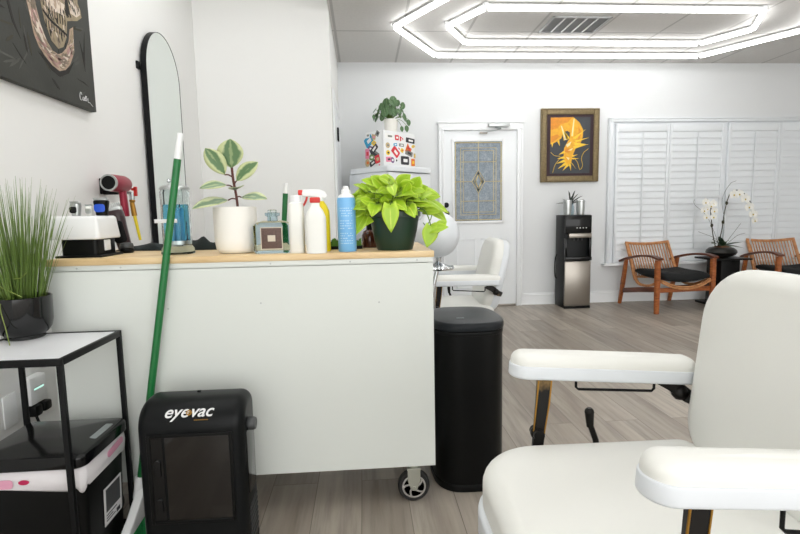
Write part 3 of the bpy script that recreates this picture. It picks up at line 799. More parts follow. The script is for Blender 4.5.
# plain white bottle
wb = thing('white_bottle', 'plain tall white bottle between the decanter and the spray bottles', 'bottle', (-.240, 1.838, CT))
mb = MB(); o = superellipse(.054, .054, 3.2, 32); mb.rings([[(x * k, y * k, z) for x, y in o] for k, z in ((.92, 0), (1, .004), (1, .165), (.9, .178), (.72, .182))])
mb.build('bottle', 'ivory_plastic', wb)
MB().lathe([(.02, .182), (.02, .203), (.017, .206)], 20).build('cap', 'white_plastic', wb)
# clear-white bottle with red nozzle
sb = thing('red_nozzle_bottle', 'frosted white bottle with a red nozzle cap standing in front of yellow one', 'bottle', (-.168, 1.803, CT))
mb = MB(); o = superellipse(.072, .05, 3.2, 32); mb.rings([[(x * k, y * min(1, k * 1.1), z) for x, y in o] for k, z in ((.94, 0), (1, .004), (1, .118), (.97, .13), (.72, .152), (.45, .165), (.42, .178))])
mb.build('bottle', 'ivory_plastic', sb)
mb = MB(); mb.box(-.018, .018, -.011, .011, .178, .198, .004); mb.build('nozzle', 'red_plastic', sb)
# yellow trigger sprayer
yb = thing('yellow_spray_bottle', 'yellow spray bottle with white and red trigger head', 'spray bottle', (-.160, 1.885, CT))
mb = MB(); o = superellipse(.074, .054, 3.2, 32); mb.rings([[(x * k, y * k, z) for x, y in o] for k, z in ((.95, 0), (1, .004), (1, .13), (.96, .15), (.7, .172), (.4, .188))])
mb.build('bottle', 'yellow', yb)
hd = MB(); hd.lathe([(.016, .186), (.016, .204)], 16)
hd.slab([(-.062, .214), (-.058, .203), (-.02, .203), (.0, .196), (.026, .196), (.03, .205), (.02, .222), (.0, .229), (-.058, .229)], -.012, .012, .003, .003, mx=basis((0, 0, 0), (1, 0, 0), (0, 0, 1)))
hd.build('trigger_head', 'white_plastic', yb)
MB().box(-.076, -.058, -.009, .009, .209, .228, .003).build('spray_tip', 'red_plastic', yb)
MB().sweep(spline([(-.044, 0, .206), (-.048, 0, .19), (-.058, 0, .172), (-.072, 0, .16)], 4), .014, .007, (0, 1, 0)).build('trigger', 'red_plastic', yb)
# blue aerosol can
ac = thing('aerosol_can', 'light blue aerosol spray can with white nozzle', 'spray can', (-.060, 1.850, CT))
MB().lathe([(.031, 0), (.0335, .004), (.0335, .186), (.031, .196)], 32).build('can', 'spray_blue', ac)
MB().lathe([(.031, .196), (.027, .205), (.02, .208), (.019, .212)], 32).build('dome', 'white_plastic', ac)
MB().lathe([(.018, .212), (.018, .222), (.012, .226), (.0095, .236), (.006, .238)], 20).build('nozzle', 'white_plastic', ac)
mb = MB()
for k in range(15):
    z = .03 + k * .009
    if k in (5, 10): continue
    n = r2.randint(5, 8)
    for q in range(n):
        if r2.random() < .15: continue
        a0 = -PI / 2 - .75 + q * 1.5 / n; a1 = a0 + 1.5 / n * r2.uniform(.5, .85)
        rr = .0338; hh = .0016
        mb.rings([[(rr * math.cos(a), rr * math.sin(a), z + e) for a in (a0, (a0 + a1) / 2, a1) for e in (0,)] + [(rr * math.cos(a), rr * math.sin(a), z + hh * 2) for a in (a1, (a0 + a1) / 2, a0)]] * 1 + [[((rr + .0003) * math.cos(a), (rr + .0003) * math.sin(a), z) for a in (a0, (a0 + a1) / 2, a1)] + [((rr + .0003) * math.cos(a), (rr + .0003) * math.sin(a), z + hh * 2) for a in (a1, (a0 + a1) / 2, a0)]])
mb.build('fine_print', 'spray_ink', ac)
# brown bottle with black pump behind the can
bb = thing('brown_bottle', 'small brown bottle with black trigger cap half hidden by the green pot', 'bottle', (.026, 2.035, CT))
MB().lathe([(.030, 0), (.033, .004), (.033, .05), (.026, .066), (.014, .074)], 24).build('bottle', 'brown_glass', bb)
mb = MB().lathe([(.014, .074), (.014, .098), (.010, .10), (.010, .108)], 16); mb.box(-.03, .018, -.010, .010, .098, .112, .004); mb.sphere((-.036, 0, .100), .012, 12); mb.build('trigger_cap', 'black_plastic', bb)
# green roll on the dark tray
gr = thing('green_scrub_brush', 'bristly green brush lying behind the blue spray can', 'brush', (-.065, 1.985, CT))
B(-.10, .06, -.028, .028, 0, .014, .005).build('brush_block', 'black_plastic', gr)
mb = MB()
for i in range(30):
    for j in range(9):
        x = -.094 + i * .0051; y = -.024 + j * .006; h = .034 + .006 * math.sin(i * .9) + r2.uniform(-.004, .004)
        mb.cyl((x, y, .012), (x + r2.uniform(-.004, .004), y + r2.uniform(-.004, .004), h), .0026, .0018, 5)
mb.build('bristles', 'roll_green', gr)
# barbicide style jar
jr = thing('disinfectant_jar', 'glass disinfecting jar of blue liquid with chrome lid behind broom handle', 'jar', (-.700, 1.945, CT))
MB().lathe([(.058, 0), (.06, .004), (.058, .02), (.05, .03), (.02, .032)], 36).build('foot', 'teal_glass', jr)
MB().lathe([(.05, .03), (.052, .034), (.052, .232), (.046, .24), (.046, .236), (.049, .23), (.049, .036), (.046, .033)], 36).build('glass_body', 'clear_glass', jr)
MB().lathe([(.044, .05), (.0455, .052), (.0455, .182), (.044, .184)], 36).build('liquid', 'blue_liquid', jr)
MB().lathe([(.047, .036), (.047, .05), (.01, .051)], 30).build('lift_base', 'steel', jr)
MB().lathe([(.053, .238), (.053, .246), (.045, .252), (.018, .262), (.008, .268)], 36).build('lid', 'steel', jr)
mb = MB().tube(spline([(.014, 0, .262), (.02, 0, .30), (.016, 0, .325), (.010, 0, .30), (.008, 0, .262)], 6), .0022, 6); mb.sphere((-.018, 0, .272), .008, 10); mb.build('lift_handle', 'chrome', jr)
mb = MB()
for k in range(6):
    a = k * 1.05; mb.box(.02 * math.cos(a) - .006, .02 * math.cos(a) + .006, .02 * math.sin(a) - .0015, .02 * math.sin(a) + .0015, .052, .17, .001)
mb.build('combs', 'spray_ink', jr)
B(-.058, .022, -.058, -.0535, .117, .131, .001).build('paper_strip', 'label_white', jr)
# sterilizer box with clippers in its slots
sz = thing('clipper_station', 'white topped black clipper storage box at the left end of cart', 'box', (-1.012, 1.935, CT))
MB().box(-.075, .085, -.095, .07, 0, .008, .003).build('tray', 'black_plastic', sz)
MB().slab(arc_outline(.125, .14, .012, 5, -.004, 0), .008, .07, .0, .0).build('lower_body', 'black_plastic', sz)
mb = MB(); mb.slab(arc_outline(.178, .168, .016, 5, -.013, 0), .064, .148, .012, .006, taper=.009); mb.build('lid', 'white_plastic', sz)
B(.030, .054, -.073, -.065, .112, .124, .001, mx=Matrix.Identity(4)).build('badge', 'dark_grey', sz)
B(.056, .064, -.02, .02, .02, .06, .003).build('side_latch', 'white_plastic', sz)
def clipper(name, label, loc, hh, body, face, w=.03, tilt=0., rz=0.):
    t = thing(name, label, 'hair clipper', loc, rz, 'hair clippers at the left end of the cart'); t.rotation_euler = (0, tilt, rz)
    o_ = superellipse(w, w * .85, 2.6, 20)
    R = [[(x * k, y * k, z * hh) for x, y in o_] for k, z in ((.62, 0), (.78, .03), (.86, .3), (.92, .5), (1.02, .72), (1.02, .82), (.85, .86))]
    MB().rings(R).build('body', body, t)
    MB().slab(arc_outline(w * .74, hh * .44, w * .2, 4, 0, hh * .42), -.001, .002, .001, mx=basis((0, -w * .42, 0), (1, 0, 0), (0, 0, 1))).build('face_plate', face, t)
    m = MB().box(-w * .46, w * .46, -w * .26, w * .26, hh * .85, hh * .93, .002)
    for k in range(9):
        x = -w * .44 + k * w * .11; m.box(x - w * .03, x + w * .03, -w * .26, -w * .10, hh * .93, hh, .0)
    m.build('blade', 'steel', t); return t
zt = CT + .148
clipper('hair_clipper', 'silver clipper head poking up from the left of the white box', (-1.058, 1.945, zt), .054, 'steel', 'black_plastic', .036, 0, -.2)
clipper('hair_clipper', 'small white trimmer head between the silver and the blue clippers', (-1.010, 1.945, zt), .042, 'ivory_plastic', 'steel', .026)
clipper('hair_clipper', 'bright blue clipper with a black head on top of the white box', (-.966, 1.945, zt), .066, 'black_plastic', 'blue_clip', .05, 0., .1)
clipper('hair_clipper', 'tall dark burgundy clipper standing on the counter beside the white box', (-.972, 2.125, CT), .20, 'burgundy', 'black_plastic', .064, -.20, .2)
dm = thing('palm_brush', 'small dark domed brush by the corner of the clipper box', 'brush', (-.938, 2.055, CT))
MB().lathe([(.022, 0), (.026, .006), (.026, .016), (.022, .02)], 24).build('brush_head', 'black_plastic', dm)
MB().lathe([(.024, .02), (.026, .026), (.022, .038), (.008, .042)], 24).build('dome', 'dark_grey', dm)
# crumpled towel along the back
tw = MB(); nx, ny = 44, 12; V = []
def th_(u, v):
    e = (math.sin(PI * min(1, max(0, u))) ** .3) * math.sin(PI * v) ** .6
    return CT + .003 + e * (.018 + .010 * math.sin(u * 13 + v * 2) + .006 * math.sin(u * 29 + v * 5) + .030 * math.exp(-((u - .68) / .15) ** 2) * (.7 + .3 * math.sin(u * 60 + 3 * v)) + .022 * math.exp(-((u - .27) / .07) ** 2))
for i in range(nx + 1):
    u = i / nx; V.append([tw.bm.verts.new((-1.03 + .56 * u, 2.155 - .06 * u + .14 * (j / ny) + .012 * math.sin(u * 9), th_(u, j / ny))) for j in range(ny + 1)])
bot = [[tw.bm.verts.new((v.co.x, v.co.y, CT + .0005)) for v in r] for r in V]
for i in range(nx):
    for j in range(ny):
        tw.face((V[i][j], V[i + 1][j], V[i + 1][j + 1], V[i][j + 1])); tw.face((bot[i][j], bot[i][j + 1], bot[i + 1][j + 1], bot[i + 1][j]))
for i in range(nx):
    tw.face((bot[i][0], bot[i + 1][0], V[i + 1][0], V[i][0])); tw.face((V[i][ny], V[i + 1][ny], bot[i + 1][ny], bot[i][ny]))
for j in range(ny):
    tw.face((bot[0][j + 1], bot[0][j], V[0][j], V[0][j + 1])); tw.face((bot[nx][j], bot[nx][j + 1], V[nx][j + 1], V[nx][j]))
tag(tw.build('towel', 'towel', angle=80), 'crumpled dark towel lying along the back of wooden cart top', 'towel')

# wall mounted dryer and air gun
dr = thing('hair_dryer', 'red hair dryer hung on a black wall bracket', 'hair dryer', (-1.225, 2.640, 1.282))
MB().lathe([(.032, -.085), (.038, -.082), (.042, -.06), (.043, .05), (.038, .075), (.02, .084)], 28, mx=basis((0, 0, 0), (0, 0, 1), (1, 0, 0))).build('barrel', 'dryer_red', dr)
MB().lathe([(.033, -.0875), (.033, -.093), (.040, -.093), (.040, -.080)], 28, mx=basis((0, 0, 0), (0, 0, 1), (1, 0, 0)), caps=False).build('nozzle_ring', 'steel', dr)
MB().lathe([(.033, -.0885), (.015, -.0875), (.005, -.087)], 28, mx=basis((0, 0, 0), (0, 0, 1), (1, 0, 0))).build('nozzle_mouth', 'black_plastic', dr)
MB().slab(superellipse(.034, .04, 2.4, 20), -.165, -.025, .003, .006, mx=T(.006, .03, 0) @ RY(-3)).build('handle', 'dryer_red', dr)
mb = MB().box(-.10, -.09, .02, .085, -.05, .03, .004).box(-.092, -.02, .03, .065, -.052, -.03, .004); mb.build('wall_bracket', 'black_plastic', dr)
ag = thing('air_gun', 'chrome and brass air blow gun with a yellow tip hung on left wall', 'air gun', (-1.222, 2.795, 1.0))
MB().cyl((-.006, 0, .20), (-.004, 0, .245), .013, .015, 12).build('grip', 'chrome', ag)
MB().box(.006, .022, -.008, .008, .225, .275, .003).box(-.006, .02, -.008, .008, .255, .268, .002).build('lever', 'red_plastic', ag)
MB().cyl((-.008, 0, .19), (.000, 0, .12), .012, .014, 12).sphere((-.006, 0, .20), .015, 12).build('fitting', 'brass', ag)
MB().cyl((.0, 0, .12), (.02, 0, -.01), .009, .007, 10).build('hose', 'yellow', ag)
MB().box(-.103, -.006, -.012, .012, .235, .25, .003).build('wall_hook', 'steel', ag)

# ------------------------------------------------------------------ left foreground: table, grass, bin, vacuum, broom
st = thing('side_table', 'black metal framed side table with pale grey top', 'side table', (-1.02, 1.595, 0))
x0, x1, y0, y1 = -.155, .185, -.198, .15; zt = .727; w = .0145
for sx, sy in ((x0, y0), (x1 - w, y0), (x0, y1 - w), (x1 - w, y1 - w)): B(sx, sx + w, sy, sy + w, 0, zt - .018, .001).build('leg', 'black_metal', st)
mb = MB()
for a in ((x0, x1, y0, y0 + .012), (x0, x1, y1 - .012, y1), (x0, x0 + .012, y0 + .012, y1 - .012), (x1 - .012, x1, y0 + .012, y1 - .012)): mb.box(*a, zt - .018, zt + .002, .001)
mb.build('top_frame', 'black_metal', st)
B(x0 + .012, x1 - .012, y0 + .012, y1 - .012, zt - .014, zt).build('tabletop', 'laminate', st)
mb = MB()
mb.box(x0 + w, x1 - w, y1 - .016, y1 - .002, .03, .046, .001)
mb.build('lower_rail', 'black_metal', st)

gp = thing('potted_grass', 'tuft of tall grass in glossy black round pot on the side table', 'plant', (-1.112, 1.690, zt))
MB().lathe([(.052, 0), (.056, .003), (.056, .012), (.066, .02), (.076, .035), (.081, .06), (.083, .136), (.080, .138), (.077, .136), (.075, .118), (.01, .116)], 40).build('pot', 'pot_black', gp)
MB().lathe([(.0755, .114), (.05, .123), (.01, .124)], 24).build('soil', 'soil', gp)
gb = MB(); r3 = random.Random(5)
for k in range(300):
    a = r3.uniform(0, 2 * PI); rr = .064 * r3.random() ** .7; L = r3.uniform(.26, .44) * (1 - .22 * rr / .064)
    lean = rr / .064 * r3.uniform(.10, .36) + .02; b = a + r3.uniform(-.5, .5)
    p0 = Vector((rr * math.cos(a), rr * math.sin(a), .114)); d = Vector((math.cos(b) * lean, math.sin(b) * lean * .7, 1)).normalized()
    if p0.y + d.y * L > .16: d.y *= .2
    q = Vector((math.cos(b), math.sin(b), 0)); side = d.cross(Vector((math.cos(a * 3), math.sin(a * 3), 0))).normalized(); wd = r3.uniform(.0012, .0021)
    n = 6; prev = None
    for i in range(n + 1):
        t = i / n; p = p0 + d * L * t + q * (L * lean * .22 * t * t)
        wq = wd * (1 - t) ** .55 + .0001
        vs = (gb.bm.verts.new(p - side * wq), gb.bm.verts.new(p + side * wq))
        if prev: gb.face((prev[0], prev[1], vs[1], vs[0]), ((0, t), (1, t), (1, t), (0, t)))
        prev = vs
for pts in ([(.0, -.06, .14), (-.01, -.085, .12), (.01, -.10, .05), (.03, -.12, .004)], [(-.06, -.05, .20), (.0, -.07, .17), (.05, -.075, .145)], [(.02, -.06, .2), (.05, -.07, .205), (.07, -.075, .22)]):
    gb.tube(spline(pts, 6), .0012, 5)
gb.build('blades', 'grass_blade', gp, solid=.0004)

bn = thing('waste_bin', 'low black waste bin with glossy lid and bag rim under the side table', 'bin', (-.984, 1.575, 0))
bo = arc_outline(.302, .265, .03, 6)
mb = MB(); mb.rings([[(x * k, y * k, z) for x, y in bo] for k, z in ((.88, 0), (.9, .006), (.985, .352), (.985, .36))]); mb.build('body', 'black_plastic', bn)
ld_ = MB(); lo = arc_outline(.324, .288, .032, 8, 0, 0); ld_.slab(lo, .394, .432, .012, .004, 5, .014); ld = ld_.build('lid', 'gloss_black', bn)
B(-.012, .012, -.05, .06, .428, .437, .004, mx=T(.130, .02, 0)).build('latch', 'grey_plastic', ld)
bg = MB(); R = []
lo2 = arc_outline(.30, .262, .03, 10)
for q, (k, z) in enumerate(((1.0, .394), (1.035, .388), (1.05, .365), (1.035, .338), (1.0, .332))):
    R.append([(x * (k + .008 * math.sin(i * 1.7 + q)), y * (k + .008 * math.sin(i * 1.3 + q)), z + (.010 * math.sin(i * .9) - (.012 if y < 0 and x > 0 else 0) if q in (2, 3, 4) else 0)) for i, (x, y) in enumerate(lo2)])
bag = bg.rings(R, False, False).build('bag_rim', 'bag_white', bn, solid=.001, angle=80)
MB().slab(arc_outline(.10, .026, .010, 4), 0, .0015, mx=basis((-.085, -.1415, .358), (1, 0, 0), (0, .05, 1))).build('pink_patch', 'bag_pink', bag); MB().slab(arc_outline(.10, .02, .009, 4), 0, .0015, mx=basis((.1595, .045, .371), (0, 1, .12), (-.08, -.1, 1))).build('pink_patch', 'bag_pink', bag)
MB().slab(superellipse(.03, .014, 2, 20), 0, .0015, mx=basis((-.005, -.1415, .362), (1, 0, 0), (0, .05, 1))).build('magenta_spot', 'bag_magenta', bag)
sm = basis((.1462, .03, .20), (0, 1, 0), (.04, 0, 1))
lb = MB().slab([(-.055, -.062), (.055, -.062), (.055, .062), (-.055, .062)], 0, .0015, mx=sm).build('sticker', 'label_white', bn)
mb = MB().slab([(-.045, -.02), (.045, -.02), (.045, .055), (-.045, .055)], .0015, .002, mx=sm); mb.build('sticker_picture', 'dark_grey', lb)
mb = MB()
for k, (a, b) in enumerate(((-.045, .02), (-.045, -.005), (-.045, .01))): mb.slab([(a, -.032 - k * .009), (b, -.032 - k * .009), (b, -.029 - k * .009), (a, -.029 - k * .009)], .0015, .0022, mx=sm)
for k in range(8): mb.slab([(.018 + k * .003, -.056), (.0195 + k * .003, -.056), (.0195 + k * .003, -.042), (.018 + k * .003, -.042)], .0015, .0022, mx=sm)
mb.build('sticker_print', 'ink', lb)

# plug strip on the left wall
pl = thing('wall_outlet', 'white wall outlet plate low on the left wall behind the side table', 'outlet', (XL, 1.885, .37))
B(0, .006, -.035, .035, -.02, .10, .002).build('plate', 'white_plastic', pl)
pg = thing('plug_adapter', 'white plug-in adapter with small lit bars and black plugs below', 'adapter', (XL, 2.0, .455))
B(0, .04, -.05, .05, -.06, .05, .010).build('housing', 'white_plastic', pg)
mb = MB()
for k in range(5): mb.box(.0395, .0412, -.03 + k * .012, -.022 + k * .012, -.002, .005, .0005)
mb.build('indicator_light', 'led_small', pg)
mb = MB().box(0, .05, -.045, -.002, -.105, -.061, .008).box(0, .055, .002, .048, -.10, -.061, .008); mb.tube(spline([(.03, -.02, -.10), (.05, -.02, -.20), (.02, .0, -.40), (.02, .02, -.45)], 6), .005, 8); mb.build('black_plugs', 'black_plastic', pg)

# touchless vacuum bin
vc = thing('touchless_vacuum', 'black boxy touchless vacuum standing on floor in front of the cart', 'vacuum', (-.550, 1.60, 0))
VT = .540
VM = basis((0, 0, 0), (0, -1, 0), (0, 0, 1))          # local x = front, y = up, z = -x
MB().slab(arc_outline(.17, VT, (.012, .085, .05, .012), 10, 0, VT / 2), -.1625, .1625, .034, .034, 7, mx=VM).build('shell', 'satin_black', vc)
WM = basis((0, -.0852, 0), (1, 0, 0), (0, 0, 1))
mb = MB()
for a in ((-.128, -.118, .16, .45), (.118, .128, .16, .45), (-.118, .118, .44, .45), (-.118, .118, .16, .17)):
    mb.slab([(a[0], a[2]), (a[1], a[2]), (a[1], a[3]), (a[0], a[3])], 0, .006, .002, mx=WM)
mb.build('window_frame', 'black_plastic', vc)
MB().slab([(-.075, .17), (.118, .17), (.118, .44), (-.075, .44)], 0, .003, .001, mx=WM).build('bin_window', 'window_smoke', vc)
MB().slab([(-.118, .17), (-.082, .17), (-.082, .44), (-.118, .44)], 0, .002, mx=WM).slab(arc_outline(.02, .06, .009, 4, -.10, .34), .0015, .008, .003, mx=WM).slab(arc_outline(.018, .05, .008, 4, -.10, .22), .0015, .008, .003, mx=WM).build('release_strip', 'gloss_black', vc)
MB().slab(arc_outline(.10, .22, .02, 6, -.005, .33), 0, .003, .001, mx=basis((.1625, 0, 0), (0, 1, 0), (0, 0, 1))).build('side_panel', 'gloss_black', vc)
mb = MB()
for k in range(7): mb.box(.1622, .1655, -.05, .05, .06 + k * .018, .068 + k * .018, .001)
mb.build('exhaust_grille', 'dark_grey', vc)
MB().lathe([(.019, 0), (.021, .004), (.021, .02), (.018, .026)], 20, mx=basis((.1615, -.02, .445), (0, 1, 0), (0, 0, 1))).build('side_knob', 'dark_grey', vc)
va = math.radians(40); LM = basis((-.006, -.0853 * math.cos(va), VT - .085 + .0853 * math.sin(va)), (1, 0, 0), (0, math.sin(va), math.cos(va)))
text('logo', 'eye', .053, 'label_white', vc, LM @ T(-.035, 0, 0), .28, .0012, .0005)
text('logo', 'vac', .053, 'label_white', vc, LM @ T(.040, 0, 0), .28, .0012, .0005)
mb = MB().lathe([(.0085, 0), (.0085, .0018), (.0055, .0018), (.0055, 0)], 20, mx=LM @ T(.0035, -.003, 0), caps=False)
mb.box(-.001, .001, -.009, .009, 0, .0016, mx=LM @ T(.0035, -.003, 0)).box(-.009, .009, -.001, .001, 0, .0016, mx=LM @ T(.0035, -.003, 0)); mb.build('logo_ring', 'brass', vc)
mb = MB()
for k in range(7): mb.box(.0, .0042, -.0012, .0012, -.002, .0018, mx=LM @ T(.022 + k * .0062, -.0265, 0))
mb.build('tagline', 'brass', vc)
B(-.006, .006, .026, .034, VT - .003, VT + .004, .001).build('sensor_bump', 'black_plastic', vc)

# broom
bm_ = thing('broom', 'green handled angle broom with white cap and head, leaning on the cart', 'broom', (-.80, 1.735, 0))
P0, P1 = Vector((-.012, 0, .16)), Vector((.192, .045, 1.391)); q = P0.lerp(P1, .93)
MB().cyl(P0, q, .0122, seg=16).build('handle', 'broom_green', bm_)
MB().cyl(q, P1, .0118, .0098, 16).build('cap', 'white_plastic', bm_)
hd = MB(); hd.cyl(P0 + Vector((-.004, -.005, -.03)), P0 + Vector((.004, 0, .045)), .018, .015, 14)
hm = basis((-.006, 0, 0), (0, 1, 0), (0, 0, 1))
hd.slab([(-.165, .072), (-.155, .058), (.0, .07), (.018, .09), (.02, .165), (-.015, .165), (-.04, .145), (-.10, .105)], -.013, .017, .006, .006, mx=hm)
hd.build('broom_head', 'white_plastic', bm_)
br = MB(); r4 = random.Random(3)
for k in range(150):
    y = -.155 + .16 * r4.random(); z1 = .072; x = r4.uniform(-.014, .014) - .01
    br.cyl((x, y, z1), (x + r4.uniform(-.012, .012), y - .02 + r4.uniform(-.008, .008), .003), .0022, .0014, 5)
br.build('bristles', 'bristle_green', bm_)
# second pole standing behind the cart
p2 = thing('broom', 'green pole with white cap standing behind the cart near the decanter', 'broom', (-.43, 2.46, 0))
q0, q1 = Vector((-.03, 0, .16)), Vector((.064, .01, 1.262)); qm = q0.lerp(q1, .955)
MB().cyl(q0, qm, .0125, seg=14).build('handle', 'broom_green', p2)
MB().cyl(qm, q1, .012, .010, 14).build('cap', 'white_plastic', p2)
B(-.14, .08, -.03, .03, .10, .165, .012).build('broom_head', 'white_plastic', p2)
mb = MB()
for k in range(120): mb.cyl((-.135 + .21 * r4.random(), r4.uniform(-.025, .025), .105), (-.145 + .23 * r4.random(), r4.uniform(-.03, .03), .002), .0022, .0014, 5)
mb.build('bristles', 'bristle_green', p2)

# ------------------------------------------------------------------ black step can
tc = thing('trash_can', 'tall rounded black trash can with flat dark lid beside the white cart', 'trash can', (.411, 2.035, 0))
to = superellipse(.288, .36, 3.0, 56)
mb = MB(); mb.slab(to, .028, .632, .0, .004, 4); mb.build('body', 'can_black', tc)
MB().slab(superellipse(.294, .366, 3.0, 56), 0, .03, .004, .004, 4).build('base_ring', 'black_plastic', tc)
MB().slab(superellipse(.292, .364, 3.0, 56), .632, .648, .003, .002, 3).build('rim', 'black_plastic', tc)
mb = MB().slab(superellipse(.298, .37, 3.0, 56), .650, .682, .014, .004, 5, .006); mb.build('lid', 'lid_black', tc)
MB().box(-.05, -.02, -.10, -.092, .687, .6885, .0005).build('lid_mark', 'grey_plastic', tc)
B(.09, .16, .10, .14, .008, .05, .008).build('rear_foot', 'black_plastic', tc)

# ------------------------------------------------------------------ white globe lamp-like hood on a chrome stand
gl = thing('salon_globe', 'round white globe hood on a chrome stand behind the cart end', 'salon stand', (.356, 2.42, -.0))
mb = MB().sphere((0, 0, 1.0), .112, 40, (1, 1, 1)); mb.build('globe', 'shell_white', gl)
mb = MB().cyl((.01, 0, .86), (.006, 0, .895), .012, .016, 16).lathe([(.02, .888), (.03, .896), (.034, .904)], 20, (.004, 0, 0)); mb.build('neck', 'chrome', gl)
mb = MB()
mb.lathe([(.05, .826), (.075, .83), (.08, .838), (.075, .846), (.05, .848), (.02, .862), (.012, .87)], 32, (.005, 0, 0)); mb.build('tray', 'chrome', gl)
mb = MB().tube(spline([(.0, 0, .83), (-.02, 0, .72), (-.015, 0, .5), (0, 0, .3), (0, 0, .08)], 6), .011, 10); mb.build('pole', 'chrome', gl)
for k in range(5):
    a = 2 * PI * k / 5 + .3
    if True:
        l = MB().sweep([(0, 0, .085), (.12 * math.cos(a), .12 * math.sin(a) * .75, .06)], .024, .016, (-math.sin(a), math.cos(a), 0)).build('leg', 'chrome', gl)
        MB().sphere((.12 * math.cos(a), .12 * math.sin(a) * .75, .0285), .026, 12).build('caster', 'black_plastic', l)

# ------------------------------------------------------------------ barber chairs (facing -x)
def barber(label, loc, rotz, lift=0., droop=0., tilt=6, bx_=.262, near=0.):
    t = thing('barber_chair', label, 'barber chair', loc, rotz, 'white barber chairs'); s = .54 + lift
    so = arc_outline(.56, .47, (.05, .05, .15, .15), 10, -.03, 0)
    MB().slab(so, s - .095, s, .04, .012, 7, .014).build('seat', 'leather_white', t)
    MB().slab([(x * 1.02 - .004, y * 1.02) for x, y in so], s - .17, s - .09, .012, .02, 4).build('seat_shell', 'shell_white', t)
    # backrest: outline in (y, height) plane, tilted back
    bo = arc_outline(.47, .47, (.10, .13, .13, .10), 9, 0, .235)
    Bm = T(bx_, 0, s - .04) @ RY(tilt) @ basis((0, 0, 0), (0, -1, 0), (0, 0, 1))       # local z -> -x (front)
    MB().slab(bo, 0, .062, .04, 0., 7, .012, mx=Bm).build('backrest', 'leather_white', t)
    MB().slab([(x * 1.02, y) for x, y in bo], -.05, 0, 0., .03, 5, mx=Bm).build('back_shell', 'shell_white', t)
    ao = arc_outline(.48, .082, (.03, .03, .0405, .0405), 8, .035, 0)
    for sy in (-1, 1):
        am = T(near if sy < 0 else 0, sy * .273, s + .142) @ RY(droop)
        a = MB().slab(ao, 0, .034, .003, .008, 4, mx=am).build('armrest', 'shell_white', t)
        MB().slab(inset(ao, .003), .034, .065, .024, 0., 7, .005, mx=am).build('arm_pad', 'leather_white', a)
        mb = MB(); y = sy * .273; dx = near if sy < 0 else 0.; bd_ = dx * 2.2
        mb.sweep([(dx - .113, y, s + .143), (dx - .118, y, s + .08), (dx - .128, y, s - .03), (dx - .13, y, s - .09)], .016, [.036, .032, .028, .024], (0, 1, 0))
        mb.sphere((dx - .13, y, s - .0), .018, 12); mb.cyl((dx - .13, y - .02, s), (dx - .13, y + .02, s), .014, seg=14)
        mb.cyl((dx - .13, sy * .225, s - .11), (dx - .13, sy * .277, s - .085), .012, seg=10)
        ap = mb.build('arm_post', 'worn_metal', t)
        for ex, y2 in ((-.0165, y - .0075), (.0165, y - .0075)):
            MB().tube([(dx - .113 + ex, y2, s + .140), (dx - .118 + ex, y2, s + .08), (dx - .128 + ex * .86, y2, s - .0)], .0022, 6).build('gilt_edge', 'brass', ap)
        mb = MB().sweep([(.185, y, s + .138), (.225, y, s + .115), (.262, y * .97, s + .085), (.285, y * .85, s + .075)], .018, [.036, .036, .034, .03], (0, 1, 0)); mb.sphere((.245, y, s + .095), .022, 12); mb.build('back_hinge', 'worn_metal', t)
        if sy > 0 or True:
            MB().tube([(bd_ - .03, y, s + .144), (bd_ - .03, y, s + .118 - bd_ * .3), (bd_ - .024, y, s + .112 - bd_ * .3), (.17, y, s + .100 - bd_ * .3), (.176, y, s + .106 - bd_ * .3), (.176, y, s + .130)], .0035, 8).build('towel_bar', 'black_metal', t)
    MB().tube([(.05, .285, s - .14), (.03, .285, s - .03), (.015, .285, s + .01)], [.009, .008, .008], 10).cyl((.015, .285, s + .005), (.012, .285, s + .045), .009, .012, 12).sphere((.012, .285, s + .045), .0125, 12).cyl((.05, .2, s - .14), (.05, .295, s - .14), .012, seg=10).build('recline_lever', 'worn_metal', t)
    MB().lathe([(.29, 0), (.30, .008), (.29, .025), (.16, .05), (.08, .062), (.075, .075)], 44).build('base_plate', 'worn_metal', t)
    MB().lathe([(.07, .075), (.07, .22 + lift), (.05, .225 + lift), (.05, s - .20), (.11, s - .19), (.12, s - .172)], 28).build('column', 'chrome', t)
    fr_ = MB()
    for sy in (-1, 1): fr_.sweep(spline([(-.20, sy * .17, s - .165), (-.30, sy * .17, s - .22), (-.38, sy * .16, s - .36)], 4), .016, .03, (0, 1, 0))
    fr_.box(-.46, -.34, -.19, .19, s - .385, s - .37, .004); fr_.build('footrest', 'worn_metal', t)
    MB().sphere((.245, .0, s + .015), .03, 12, (.6, 5, 1.2)).build('recline_bar', 'black_metal', t)
    return t
barber('white barber chair cropped by the frame in the right foreground', (.557, .930, 0), math.radians(-1), 0.0, 4., 6, .278, .04)
barber('white barber chair standing before the far door, half behind the cart', (.595, 3.36, 0), math.radians(-3), -.036, 0., 13, .215)

